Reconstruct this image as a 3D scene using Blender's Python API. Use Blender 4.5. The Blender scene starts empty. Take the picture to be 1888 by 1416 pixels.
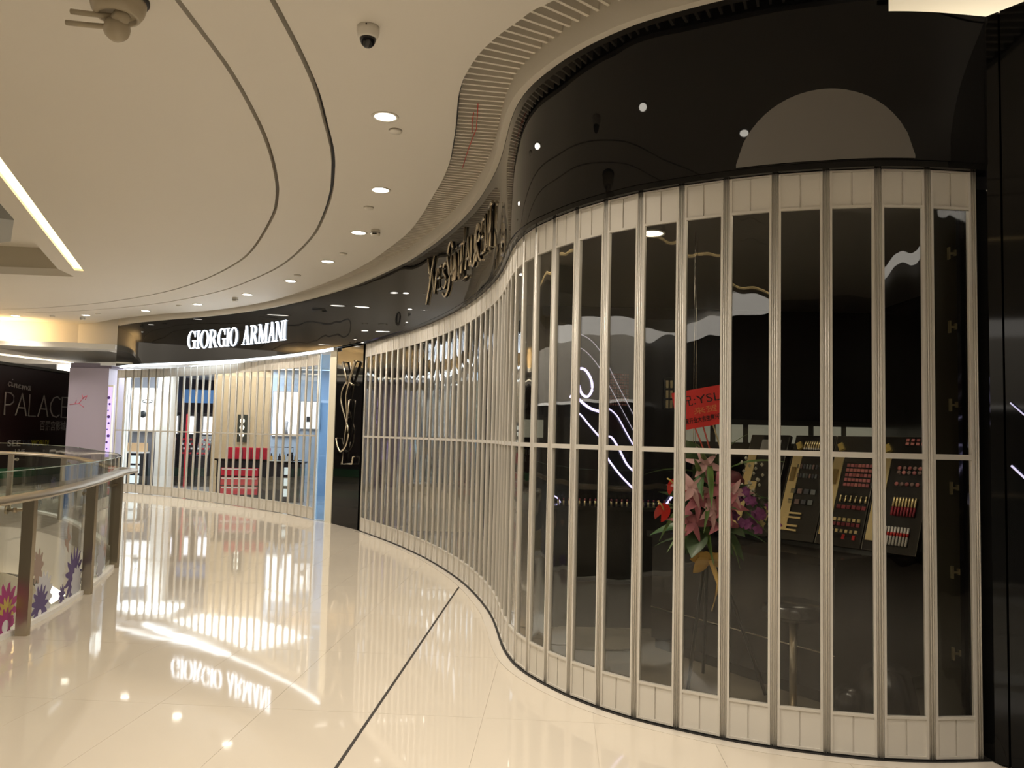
import bpy, bmesh, math, random
from mathutils import Vector, Matrix
random.seed(7)
sc = bpy.context.scene
COL = sc.collection
PI = math.pi

# ---------------------------------------------------------------- camera, light, exposure
PITCH, ROLL = 0.06495, 0.02385
cam_d = bpy.data.cameras.new('camera')
cam = bpy.data.objects.new('camera', cam_d); COL.objects.link(cam)
F = Vector((0, math.cos(PITCH), math.sin(PITCH))); U0 = Vector((0, -math.sin(PITCH), math.cos(PITCH))); R0 = Vector((1, 0, 0))
RT = R0*math.cos(ROLL) + U0*math.sin(ROLL); UP = -R0*math.sin(ROLL) + U0*math.cos(ROLL)
cam.matrix_world = Matrix(((RT.x, UP.x, -F.x, 0), (RT.y, UP.y, -F.y, 0), (RT.z, UP.z, -F.z, 1.5), (0, 0, 0, 1)))
cam_d.sensor_fit = 'HORIZONTAL'; cam_d.sensor_width = 36.0; cam_d.lens = 36.0*1500/1888; cam_d.clip_end = 200; cam_d.clip_start = .05
sc.camera = cam
w = bpy.data.worlds.new('world'); sc.world = w; w.use_nodes = True
w.node_tree.nodes['Background'].inputs[0].default_value = (1.0, .92, .81, 1)
w.node_tree.nodes['Background'].inputs[1].default_value = 3.0
vs = sc.view_settings
vs.view_transform = 'Standard'; vs.look = 'None'; vs.gamma = 1.0; vs.use_curve_mapping = False; vs.exposure = 0.22

def area(name, loc, sx, sy, energy, col, parent=None, rot=(0, 0, 0)):
    l = bpy.data.lights.new(name, 'AREA'); l.shape = 'RECTANGLE'; l.size = sx; l.size_y = sy; l.energy = energy; l.color = col
    o = bpy.data.objects.new(name, l); COL.objects.link(o); o.location = loc; o.rotation_euler = rot
    return o
# cool shop lights of the bright shop, behind its ceiling panels
area('shop_or_added_light', (-6.2, 18.3, 2.93), 3.6, 2.2, 115, (.86, .94, 1.0), rot=(0, 0, -.75))
area('shop_or_added_light', (-8.9, 20.4, 2.93), 1.6, 1.0, 42, (.86, .94, 1.0))
# unseen dim lamp added to bring out the goods in the dark shop
area('shop_or_added_light', (2.2, 4.9, 3.0), .5, .5, 5, (1, .85, .62))

# ---------------------------------------------------------------- materials
MATS = {}
def mat(name, col=(.8, .8, .8), rough=.5, metal=0., emit=None, estr=1., spec=.5, coat=0., bump=None, mottle=None):
    if name in MATS: return MATS[name]
    m = bpy.data.materials.new(name); m.use_nodes = True
    nt = m.node_tree; b = nt.nodes['Principled BSDF']
    b.inputs['Base Color'].default_value = (*col, 1); b.inputs['Roughness'].default_value = rough
    b.inputs['Metallic'].default_value = metal; b.inputs['Specular IOR Level'].default_value = spec
    b.inputs['Coat Weight'].default_value = coat; b.inputs['Coat Roughness'].default_value = .02
    if emit: b.inputs['Emission Color'].default_value = (*emit, 1); b.inputs['Emission Strength'].default_value = estr
    if bump or mottle:
        tc = nt.nodes.new('ShaderNodeNewGeometry')
    if bump:
        sca, st, zs = bump
        mp = nt.nodes.new('ShaderNodeMapping'); mp.inputs['Scale'].default_value = (1, 1, zs)
        nz = nt.nodes.new('ShaderNodeTexNoise'); nz.inputs['Scale'].default_value = sca; nz.inputs['Detail'].default_value = 1.5
        bp = nt.nodes.new('ShaderNodeBump'); bp.inputs['Strength'].default_value = 1.0; bp.inputs['Distance'].default_value = st
        nt.links.new(tc.outputs['Position'], mp.inputs[0]); nt.links.new(mp.outputs[0], nz.inputs[0])
        nt.links.new(nz.outputs[0], bp.inputs['Height']); nt.links.new(bp.outputs[0], b.inputs['Normal'])
        if coat: nt.links.new(bp.outputs[0], b.inputs['Coat Normal'])
    if mottle:
        sca, amt = mottle
        nz = nt.nodes.new('ShaderNodeTexNoise'); nz.inputs['Scale'].default_value = sca; nz.inputs['Detail'].default_value = 5
        cr = nt.nodes.new('ShaderNodeMapRange'); cr.inputs['To Min'].default_value = 1-amt; cr.inputs['To Max'].default_value = 1+amt
        mx = nt.nodes.new('ShaderNodeVectorMath'); mx.operation = 'SCALE'; mx.inputs[0].default_value = col
        nt.links.new(tc.outputs['Position'], nz.inputs[0]); nt.links.new(nz.outputs[0], cr.inputs[0])
        nt.links.new(cr.outputs[0], mx.inputs['Scale']); nt.links.new(mx.outputs[0], b.inputs['Base Color'])
    MATS[name] = m; return m
def glass(name, tint, ior=1.5, bump=None, rough=0.0):
    m = bpy.data.materials.new(name); m.use_nodes = True; nt = m.node_tree; nt.nodes.clear()
    out = nt.nodes.new('ShaderNodeOutputMaterial'); mix = nt.nodes.new('ShaderNodeMixShader')
    tr = nt.nodes.new('ShaderNodeBsdfTransparent'); tr.inputs[0].default_value = (*tint, 1)
    gl = nt.nodes.new('ShaderNodeBsdfGlossy'); gl.inputs['Roughness'].default_value = rough
    fr = nt.nodes.new('ShaderNodeFresnel')
    gb = nt.nodes.new('ShaderNodeNewGeometry'); mr = nt.nodes.new('ShaderNodeMapRange')     # same reflection from either side of the thin sheet
    mr.inputs['To Min'].default_value = ior; mr.inputs['To Max'].default_value = 1/ior
    nt.links.new(gb.outputs['Backfacing'], mr.inputs[0]); nt.links.new(mr.outputs[0], fr.inputs[0])
    if bump:
        g = nt.nodes.new('ShaderNodeNewGeometry'); mp = nt.nodes.new('ShaderNodeMapping'); mp.inputs['Scale'].default_value = (1, 1, bump[2])
        nz = nt.nodes.new('ShaderNodeTexNoise'); nz.inputs['Scale'].default_value = bump[0]; nz.inputs['Detail'].default_value = .5
        bp = nt.nodes.new('ShaderNodeBump'); bp.inputs['Distance'].default_value = bump[1]
        nt.links.new(g.outputs['Position'], mp.inputs[0]); nt.links.new(mp.outputs[0], nz.inputs[0])
        nt.links.new(nz.outputs[0], bp.inputs['Height']); nt.links.new(bp.outputs[0], gl.inputs['Normal'])
    nt.links.new(fr.outputs[0], mix.inputs[0]); nt.links.new(tr.outputs[0], mix.inputs[1]); nt.links.new(gl.outputs[0], mix.inputs[2])
    nt.links.new(mix.outputs[0], out.inputs[0]); MATS[name] = m; return m

M_ceil = mat('ceiling_plaster', (.77, .73, .66), .6, mottle=(.35, .03))
M_slat = mat('slat_paint', (.74, .69, .60), .5)
M_dark = mat('recess_black', (.012, .011, .01), .5)
M_groove = mat('groove_paint', (.16, .13, .09), .5)
M_black = mat('black_gloss', (.0045, .0045, .005), .02, spec=.27, bump=(1.1, .0035, .6))
M_blackp = mat('black_gloss_flat', (.005, .005, .005), .04, spec=.2)
M_floor = mat('floor_polished', (.66, .60, .505), .045, spec=.5, coat=.1, bump=(3.5, .00045, 1), mottle=(1.3, .035))
M_floor2 = mat('floor_polished_border', (.70, .645, .56), .035, spec=.5, coat=.6, bump=(3.5, .00045, 1))
M_grout = mat('grout', (.60, .54, .45), .15)
M_joint = mat('joint_rubber', (.02, .015, .01), .5)
M_alu = mat('gate_aluminium', (.66, .63, .57), .36, metal=.25)
M_aluk = mat('gate_plate', (.68, .65, .59), .45, metal=.15)
M_pane = glass('gate_pane', (.95, .95, .93), 1.5, bump=(5.5, .006, .10))
M_glass = glass('balustrade_glass', (.95, .97, .95), 1.5)
M_steel = mat('satin_steel', (.46, .40, .31), .3, metal=.9)
M_gold = mat('champagne_gold', (.56, .49, .38), .25, metal=1)
M_brass = mat('polished_brass', (.80, .67, .38), .3, metal=1)
M_white = mat('white_paint', (.85, .84, .80), .5)
M_shopw = mat('shop_white', (.80, .82, .84), .5)
M_cream = mat('cream_pillar', (.80, .76, .62), .3)
M_lamp = mat('lamp_glow', (1, 1, 1), .5, emit=(1, .93, .80), estr=14)
M_cove = mat('cove_glow', (1, .9, .7), .5, emit=(1, .72, .33), estr=3.2)
M_sign = mat('sign_glow', (1, 1, 1), .5, emit=(.78, .88, 1), estr=3.0)
M_led = mat('led_glow', (1, 1, 1), .5, emit=(.82, .92, 1), estr=3.0)
M_trim = mat('white_plastic', (.78, .74, .66), .35)
M_smoke = mat('smoked_dome', (.012, .012, .014), .05)

# ---------------------------------------------------------------- mesh helpers
class MB:
    def __init__(s): s.v = []; s.f = []; s.sm = []
    def add(s, vs, fs, smooth=False):
        o = len(s.v); s.v += [tuple(v) for v in vs]; s.f += [tuple(i+o for i in f) for f in fs]; s.sm += [smooth]*len(fs); return s
    def box(s, c, d, rz=0., rx=0., M=None):
        R = M or (Matrix.Rotation(rz, 3, 'Z') @ Matrix.Rotation(rx, 3, 'X'))
        vs = [Vector(c)+R @ Vector((x*d[0]/2, y*d[1]/2, z*d[2]/2)) for x in (-1, 1) for y in (-1, 1) for z in (-1, 1)]
        return s.add(vs, [(0, 1, 3, 2), (4, 6, 7, 5), (0, 4, 5, 1), (2, 3, 7, 6), (0, 2, 6, 4), (1, 5, 7, 3)])
    def b2(s, x0, x1, y0, y1, z0, z1): return s.box(((x0+x1)/2, (y0+y1)/2, (z0+z1)/2), (x1-x0, y1-y0, z1-z0))
    def lathe(s, prof, c=(0, 0, 0), n=24, M=None, smooth=True):
        M = M or Matrix.Identity(3); vs = []
        for r, z in prof:
            for k in range(n): a = 2*PI*k/n; vs.append(Vector(c)+M @ Vector((r*math.cos(a), r*math.sin(a), z)))
        fs = [(i*n+k, i*n+(k+1) % n, (i+1)*n+(k+1) % n, (i+1)*n+k) for i in range(len(prof)-1) for k in range(n)]
        s.add(vs, fs, smooth); o = len(s.v)-len(vs)
        if prof[0][0] > 1e-5: s.f.append(tuple(o+k for k in range(n))[::-1]); s.sm.append(False)
        if prof[-1][0] > 1e-5: s.f.append(tuple(o+(len(prof)-1)*n+k for k in range(n))); s.sm.append(False)
        return s
    def tube(s, pts, r, n=8, closed=False):
        pts = [Vector(p) for p in pts]; m = len(pts); vs = []
        up = Vector((0, 0, 1))
        for i, p in enumerate(pts):
            if closed: t = pts[(i+1) % m]-pts[i-1]
            else: t = pts[min(i+1, m-1)]-pts[max(i-1, 0)]
            t.normalize(); a = t.cross(up)
            if a.length < .05: a = t.cross(Vector((1, 0, 0)))
            a.normalize(); b = t.cross(a)
            rr = r[i] if isinstance(r, (list, tuple)) else r
            for k in range(n): q = 2*PI*k/n; vs.append(p+(a*math.cos(q)+b*math.sin(q))*rr)
        fs = [(i*n+k, i*n+(k+1) % n, ((i+1) % m)*n+(k+1) % n, ((i+1) % m)*n+k) for i in range(m if closed else m-1) for k in range(n)]
        s.add(vs, fs, True)
        if not closed:
            o = len(s.v)-len(vs); s.f.append(tuple(o+k for k in range(n))[::-1]); s.f.append(tuple(o+(m-1)*n+k for k in range(n))); s.sm += [False, False]
        return s
    def prism(s, poly, z0, z1):
        n = len(poly); vs = [(x, y, z0) for x, y in poly]+[(x, y, z1) for x, y in poly]
        return s.add(vs, [tuple(range(n))[::-1], tuple(range(n, 2*n))]+[(i, (i+1) % n, (i+1) % n+n, i+n) for i in range(n)])
    def ribbon(s, A, B, z0, z1, smooth=False):
        """solid between plan curves A and B (same count) from z0 to z1"""
        n = len(A); vs = []
        for a, b in zip(A, B): vs += [(a[0], a[1], z0), (b[0], b[1], z0), (b[0], b[1], z1), (a[0], a[1], z1)]
        for i in range(n-1):
            o = i*4; p = o+4
            base = len(s.v)
            pass
        fs = []
        for i in range(n-1):
            o = i*4; p = o+4
            for k in range(4): fs.append((o+k, o+(k+1) % 4, p+(k+1) % 4, p+k))
        fs += [(0, 1, 2, 3), (4*n-1, 4*n-2, 4*n-3, 4*n-4)]
        return s.add(vs, fs, smooth)
    def mesh(s, name, m):
        me = bpy.data.meshes.new(name); me.from_pydata(s.v, [], s.f); me.polygons.foreach_set('use_smooth', s.sm)
        me.validate(); bm = bmesh.new(); bm.from_mesh(me); bmesh.ops.recalc_face_normals(bm, faces=bm.faces); bm.to_mesh(me); bm.free()
        if m: me.materials.append(m)
        return me
    def build(s, name, m, parent=None, **kw): return link(name, s.mesh(name, m), parent, **kw)
def sharp(me, ang=.6):
    me.set_sharp_from_angle(angle=ang)
def link(name, me, parent=None, loc=None, rz=None, **kw):
    o = bpy.data.objects.new(name, me); COL.objects.link(o)
    if parent: o.parent = parent
    if loc is not None: o.location = loc
    if rz is not None: o.rotation_euler = (0, 0, rz)
    for k, v in kw.items(): o[k] = v
    return o
def thing(name, label, cat, loc=(0, 0, 0), rz=0, group=None):
    o = bpy.data.objects.new(name, None); COL.objects.link(o); o.location = loc; o.rotation_euler = (0, 0, rz)
    o.empty_display_size = .1; o['label'] = label; o['category'] = cat
    if group: o['group'] = group
    return o
def tag(o, label, cat, group=None):
    o['label'] = label; o['category'] = cat
    if group: o['group'] = group
    return o
def struct(o, label=None, cat=None):
    o['kind'] = 'structure'
    if label: o['label'] = label
    if cat: o['category'] = cat
    return o
def poly_mesh(name, loops, z0, z1, m):
    """slab with concave outline: loops = list of 2D points"""
    from mathutils.geometry import tessellate_polygon
    tris = tessellate_polygon([[Vector((x, y, 0)) for x, y in loops]]); n = len(loops)
    bm = bmesh.new(); lo = [bm.verts.new((x, y, z0)) for x, y in loops]; hi = [bm.verts.new((x, y, z1)) for x, y in loops]
    def nf(v):
        try: bm.faces.new(v)
        except ValueError: pass
    for a, b, c in tris: nf((lo[a], lo[b], lo[c])); nf((hi[c], hi[b], hi[a]))
    for i in range(n): nf((lo[i], lo[(i+1) % n], hi[(i+1) % n], hi[i]))
    bmesh.ops.recalc_face_normals(bm, faces=bm.faces)
    me = bpy.data.meshes.new(name); bm.to_mesh(me); bm.free(); me.materials.append(m); return me

# ---------------------------------------------------------------- curves in plan
def cr(P, n=10):
    P = [Vector(p) for p in P]; out = []
    for i in range(len(P)-1):
        p0 = P[i-1] if i else P[0]*2-P[1]; p1 = P[i]; p2 = P[i+1]; p3 = P[i+2] if i+2 < len(P) else P[-1]*2-P[-2]
        for k in range(n):
            t = k/n; out.append(.5*((2*p1)+(p2-p0)*t+(2*p0-5*p1+4*p2-p3)*t*t+(3*p1-p0-3*p2+p3)*t**3))
    out.append(P[-1]); return out
class Curve:
    def __init__(s, P, n=10):
        s.p = cr(P, n); s.s = [0]
        for a, b in zip(s.p, s.p[1:]): s.s.append(s.s[-1]+(b-a).length)
        s.L = s.s[-1]
    def at(s, q):
        import bisect
        i = min(max(bisect.bisect_right(s.s, q)-1, 0), len(s.p)-2)
        t = (q-s.s[i])/max(s.s[i+1]-s.s[i], 1e-9); pt = s.p[i].lerp(s.p[i+1], t)
        def tg(j):
            j = min(max(j, 0), len(s.p)-1); d = s.p[min(j+1, len(s.p)-1)]-s.p[max(j-1, 0)]; return d.normalized()
        d = tg(i).lerp(tg(i+1), min(max(t, 0), 1)).normalized()
        return pt, d, Vector((-d.y, d.x))      # point, tangent, normal towards the mall
    def off(s, o, q0=0, q1=None, n=120):
        q1 = s.L if q1 is None else q1; r = []
        for k in range(n+1):
            p, d, m = s.at(q0+(q1-q0)*k/n); r.append(p+m*o)
        return r
GATE = [(2.35, 4.035), (2.06, 4.005), (1.81, 4.01), (1.57, 4.06), (1.34, 4.13), (1.12, 4.23), (.9, 4.36), (.7, 4.50), (.53, 4.67), (.38, 4.86), (.26, 5.06), (.155, 5.27), (.08, 5.48), (.03, 5.70), (-.005, 5.93), (-.03, 6.17), (-.053, 6.42), (-.085, 6.72), (-.14, 7.1), (-.225, 7.54), (-.345, 8.07), (-.49, 8.6), (-.685, 9.2), (-.88, 9.74), (-1.09, 10.26), (-1.4, 10.95), (-1.66, 11.48), (-1.97, 12.07), (-2.30, 12.69)]
ARM = [(-3.33, 14.03), (-3.80, 14.66), (-4.50, 15.42), (-5.45, 16.35), (-6.40, 17.2), (-7.25, 17.93), (-8.05, 18.5), (-8.75, 18.92), (-9.35, 19.22)]
FAS = GATE[:25]+[(-1.38, 10.92), (-1.66, 11.45), (-2.1, 12.24), (-2.65, 13.12), (-3.56, 14.33), (-4.72, 15.6), (-6.04, 16.68), (-7.5, 17.58), (-8.45, 18.2), (-9.25, 18.93)]
GC, AC, FC = Curve(GATE), Curve(ARM), Curve(FAS)
ZC = 3.95        # ceiling height
ZR = 3.85        # bottom of the ring under the slats

# ---------------------------------------------------------------- ceiling
CE = [(3.4, 3.42), (2.9, 3.50), (2.3, 3.54), (1.8, 3.56), (1.35, 3.63), (.95, 3.78), (.6, 4.0), (.38, 4.2), (.18, 4.42), (.07, 4.53), (-.01, 4.65), (-.10, 4.78), (-.19, 4.93), (-.27, 5.1), (-.34, 5.3), (-.395, 5.5), (-.44, 5.76), (-.465, 6.0), (-.50, 6.35), (-.55, 6.75), (-.61, 7.18), (-.72, 7.7), (-.88, 8.3), (-1.07, 9.02), (-1.30, 9.74), (-1.59, 10.44), (-2.08, 11.5), (-2.58, 12.4), (-3.05, 13.15), (-3.85, 14.27), (-4.78, 15.4), (-6.12, 16.55), (-7.6, 17.35), (-9.0, 18.3), (-9.85, 19.06)]
GIN = [(-1.95, -6), (-1.95, 2.5), (-1.95, 4.0), (-1.95, 4.93), (-1.96, 5.43), (-2.01, 5.99), (-2.08, 6.56), (-2.19, 7.18), (-2.35, 7.89), (-2.52, 8.48), (-2.78, 9.2), (-3.46, 10.72), (-4.06, 11.8), (-5.12, 13.26), (-6.36, 14.59), (-7.95, 15.83), (-9.52, 16.7), (-11.0, 17.2), (-14, 17.6)]
GOUT = [(-1.42, -6), (-1.41, 2.5), (-1.40, 4.0), (-1.40, 4.82), (-1.41, 5.25), (-1.44, 5.74), (-1.51, 6.3), (-1.6, 6.97), (-1.74, 7.63), (-1.93, 8.36), (-2.26, 9.37), (-2.58, 10.19), (-3.15, 11.38), (-3.78, 12.44), (-4.92, 13.97), (-6.08, 15.13), (-7.35, 16.12), (-9.1, 17.1), (-11, 17.75), (-14, 18.2)]
ce = Curve(CE, 6); gi = Curve(GIN, 5); go = Curve(GOUT, 5)
TH = .12
def tup(L): return [(p[0], p[1]) for p in L]
S1 = tup(ce.p)+[(-10.6, 19.45), (-14, 19.6), (-14, 18.2)]+tup(reversed(go.p))[1:]+[(4.6, -6), (4.6, 3.35)]
S2 = tup(go.off(.034, n=150))+tup(reversed(gi.off(-.0, n=150)))
slot = [(-6.80, 12.71), (-5.75, 9.95), (-4.75, 7.33), (-4.25, 5.9), (-3.95, 4.3), (-3.8, 2.4), (-3.75, -6)]
slotC = Curve(slot, 4)
lipin = slotC.off(-.13, n=40); lipout = slotC.off(-.36, n=40)
S3 = tup(gi.off(.034, n=150))+[(-14, 17.5), (-14, 12.65), (-7.22, 13.2)]+tup([lipout[0], lipin[0]])+tup(slotC.p)
ceil = link('ceiling', poly_mesh('ceiling', S1, ZC, ZC+TH, M_ceil)); struct(ceil)
c2 = link('ceiling', poly_mesh('ceiling', S2, ZC, ZC+TH, M_ceil)); struct(c2)
c3 = link('ceiling', poly_mesh('ceiling', S3, ZC, ZC+TH, M_ceil)); struct(c3)
MB().ribbon(lipin, lipout, ZC, ZC+TH).build('lip', M_ceil, c3)
MB().ribbon(go.off(-.03, n=80), go.off(.07, n=80), ZC+.07, ZC+.09).build('groove_back', M_dark, ceil)
MB().ribbon(gi.off(-.03, n=80), gi.off(.07, n=80), ZC+.07, ZC+.09).build('groove_back', M_groove, c2)
# light slot beside the ceiling well
tr = thing('cove_light', 'long warm glowing light slot cut in the ceiling beside the angular well', 'light', (-5, 8, ZC)); tr_l = Vector((-5, 8, ZC))
def rel(pts, o): return [(p[0]-o[0], p[1]-o[1]) for p in pts]
MB().ribbon(rel(slotC.off(-.005, n=40), tr_l), rel(slotC.off(-.125, n=40), tr_l), .035, .05).build('glow_strip', M_cove, tr)
# ceiling well
well = MB()
well.b2(-14, -3.4, -6, 13.4, ZC+.46, ZC+.52)
struct(well.build('ceiling', M_ceil))
wz0, wz1 = ZC+TH*.0, ZC+.46
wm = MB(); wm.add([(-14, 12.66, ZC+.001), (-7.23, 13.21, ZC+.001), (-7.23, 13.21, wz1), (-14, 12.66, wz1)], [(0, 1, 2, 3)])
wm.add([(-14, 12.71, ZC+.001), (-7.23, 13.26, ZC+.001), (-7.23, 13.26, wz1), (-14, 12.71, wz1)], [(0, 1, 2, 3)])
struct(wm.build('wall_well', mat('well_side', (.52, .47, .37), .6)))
wl = MB().ribbon(slotC.off(-.36, n=20), slotC.off(-.38, n=20), ZC+TH, wz1); struct(wl.build('wall_well', M_ceil))
bk = MB(); bk.prism([(-6.02, 9.62), (-6.75, 10.75), (-8.6, 11.6), (-11.5, 9.6), (-9.5, 7.2)], ZC-.0, ZC+.46)
struct(bk.build('wall_bulkhead', mat('bulkhead_grey', (.42, .43, .42), .6)))
# backing over the whole ceiling
struct(MB().b2(-15, 5, -6, 24, ZC+.62, ZC+.66).build('ceiling', M_dark))

# ---------------------------------------------------------------- slats and ring
S_END = .42
ring = MB().ribbon(FC.off(.052, S_END, 19.75, 200), FC.off(.105, S_END, 19.75, 200), ZR, ZC+.26, True).mesh('trim_1', M_slat); sharp(ring)
ringo = link('trim_1', ring); struct(ringo)
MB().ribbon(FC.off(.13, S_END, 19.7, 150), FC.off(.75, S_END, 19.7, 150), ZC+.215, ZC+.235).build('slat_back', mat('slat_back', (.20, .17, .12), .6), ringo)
lq = ce.off(-.012, 0, ce.L, 160); lo_ = ce.off(-.002, 0, ce.L, 160)
MB().ribbon(lo_, lq, ZC+.03, ZC+.24).build('edge_liner', M_dark, ringo)
sl = MB().box((.5, 0, 0), (1, .021, .13)).mesh('slat', M_slat)
cep = [p.copy() for p in ce.p]
def raydist(p, n):
    best = None
    for a, b in zip(cep, cep[1:]):
        e = b-a; det = n.x*(-e.y)+e.x*n.y
        if abs(det) < 1e-9: continue
        r = a-p; t = (r.x*(-e.y)+e.x*r.y)/det; u = (n.x*r.y-n.y*r.x)/det
        if 0 <= u <= 1 and t > 0 and (best is None or t < best): best = t
    return best
q = S_END+.03; nsl = 0
while q < 19.3 and nsl < 290:
    p, d, n = FC.at(q); p0 = p+n*.104; t = raydist(p0, n)
    if t and .04 < t < 1.1:
        o = link('slat', sl, ringo, (p0.x, p0.y, ZC+.11)); o.rotation_euler = (0, 0, math.atan2(n.y, n.x)); o.scale = (t+.01, 1, 1); nsl += 1
    # keep about 8 cm along the outer edge on the inside of bends
    q += .078 if q < 9.2 else .074

# ---------------------------------------------------------------- fascia
fm = MB().ribbon(FC.off(.05, .5, 19.9, 260), FC.off(.0, .5, 19.9, 260), 2.92, ZC+.1, True).mesh('wall_front', M_black); sharp(fm, .9)
fas = link('wall_front', fm); struct(fas)
fm2 = MB().ribbon(FC.off(.05, -.0, .5, 20), FC.off(.0, -.0, .5, 20), 2.92, 3.68, True).mesh('wall_front', M_black); sharp(fm2, .9)
struct(link('wall_front', fm2))
# ledge/track under the dark fascia over the gate
tk = MB().ribbon(GC.off(.045, 0, GC.L, 150), GC.off(-.06, 0, GC.L, 150), 2.888, 2.925, False); struct(tk.build('trim_2', M_blackp))
# grey half-round sheet just in front of the fascia over the gate
dm = MB(); N = 48; rad = .425; cz = 2.87; sc0 = .80
ring_pts = []
for k in range(N+1):
    a = math.asin((2.925-cz)/rad)+(PI-2*math.asin((2.925-cz)/rad))*k/N
    ring_pts.append((sc0+rad*math.cos(a), cz+rad*math.sin(a)))
vs_, fs_ = [], []
cols = 24
for k in range(cols+1):
    s_ = sc0-rad*.985+2*rad*.985*k/cols; h_ = math.sqrt(max(rad*rad-(s_-sc0)**2, 0))+cz
    p, d, n = FC.at(s_); pp = p+n*.056
    vs_ += [(pp.x, pp.y, 2.926), (pp.x, pp.y, max(h_, 2.93))]
for k in range(cols): fs_.append((2*k, 2*k+2, 2*k+3, 2*k+1))
dm.add(vs_, fs_, True)
tag(dm.build('fascia_disc', mat('disc_grey', (.165, .155, .142), .30, spec=.4)), 'large grey half-round disc on the black fascia above the gate', 'disc')

# white light line under the fascia of the lit shop
ll = thing('light_line', 'bright white light line along the bottom of the black fascia over the lit shop', 'light')
MB().ribbon(FC.off(.03, 11.72, 19.7, 90), FC.off(-.04, 11.72, 19.7, 90), 2.872, 2.918).build('housing', M_white, ll)
MB().ribbon(FC.off(.038, 11.72, 19.7, 90), FC.off(.03, 11.72, 19.7, 90), 2.872, 2.918).build('diffuser', M_led, ll)

# ---------------------------------------------------------------- folding gates
PH, BH, HT = .187, .20, 2.885
def gate(C, name, label, pitch, q0, q1, ht, mid):
    root = thing(name, label, 'gate', (C.at(0)[0].x, C.at(0)[0].y, 0)); o0 = root.location.copy()
    N = round((q1-q0)/pitch); st = (q1-q0)/N; wv = st
    hw = st/2-.0165
    # frame: stiles, edge rails
    fr = MB()
    for sx in (-1, 1): fr.box((sx*(hw-.006), 0, ht/2+.006), (.012, .022, ht-.012))
    fr.box((0, -.002, ht-PH), (2*hw-.024, .020, .013)); fr.box((0, -.002, BH), (2*hw-.024, .020, .013))
    fr.box((0, 0, ht-.004), (2*hw, .024, .008)); fr.box((0, 0, .016), (2*hw, .024, .012))
    me_fr = fr.mesh('gate_panel', M_alu)
    def plate(z0, z1):
        b = MB(); h_ = hw-.012
        b.box((-h_/2-.002, 0, (z0+z1)/2), (h_-.004, .010, z1-z0)); b.box((h_/2+.002, 0, (z0+z1)/2), (h_-.004, .010, z1-z0))
        b.box((0, .004, (z0+z1)/2), (.012, .004, z1-z0)); return b.mesh('plate', M_aluk)
    me_t = plate(ht-PH+.006, ht-.01); me_b = plate(.022, BH-.006)
    rl = MB().box((0, -.002, mid), (2*hw-.024, .020, .027)).mesh('mid_rail', M_alu)
    def pane(z0, z1):
        return MB().box((0, .002, (z0+z1)/2), (2*hw-.024, .004, z1-z0)).mesh('pane', M_pane)
    me_p1 = pane(mid+.013, ht-PH-.006); me_p0 = pane(BH+.006, mid-.013)
    hp = MB()
    hp.box((0, .004, ht/2+.008), (.034, .010, ht-.006))
    for x in (-.0115, 0, .0115): hp.tube([(x, -.004, .006), (x, -.004, ht+.008)], .0048, 6)
    me_h = hp.mesh('hinge_post', M_alu)
    for i in range(N+1):
        p, d, n = C.at(q0+i*st)
        link('hinge_post', me_h, root, Vector((p.x, p.y, 0))-o0, math.atan2(-d.y, -d.x))
    for i in range(N):
        a = C.at(q0+i*st)[0]; b = C.at(q0+(i+1)*st)[0]; c = (a+b)/2; d = (b-a).normalized()
        g = link('gate_panel', me_fr, root, Vector((c.x, c.y, 0))-o0, math.atan2(-d.y, -d.x))
        link('top_plate', me_t, g); link('bottom_plate', me_b, g); link('mid_rail', rl, g); link('pane', me_p1, g); link('pane', me_p0, g)
    return root
gate(GC, 'folding_gate', 'tall aluminium folding gate with clear panes closing the dark shop, curving past the camera', .245, .052, GC.L-.03, HT, 1.452)
MB().ribbon(GC.off(.026, 0, GC.L, 150), GC.off(-.03, 0, GC.L, 150), .0003, .005).build('gate_foot_line', M_dark, fas)  # thin dark strip drawn for the gap at the foot of the gate
gate(AC, 'folding_gate', 'aluminium folding gate with clear panes closing the bright white shop at the back', .275, .03, AC.L-.03, 2.86, 1.44)

# ---------------------------------------------------------------- pillars between the shops, right side wall
def vwall(name, a, b, th, z0, z1, m, **kw):
    a = Vector(a); b = Vector(b); d = (b-a).normalized(); n = Vector((-d.y, d.x))
    mb = MB(); mb.prism([tuple(a), tuple(b), tuple(b-n*th), tuple(a-n*th)], z0, z1)
    return struct(mb.build(name, m, **kw))
vwall('trim_3', (-2.30, 12.72), (-2.345, 12.78), .12, 0, 2.93, M_blackp)
vwall('wall_column', (-2.35, 12.76), (-2.94, 13.60), .18, 0, 2.92, M_blackp)
vwall('wall_pillar', (-2.95, 13.60), (-3.10, 13.80), .30, 0, 2.90, M_cream)
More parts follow.
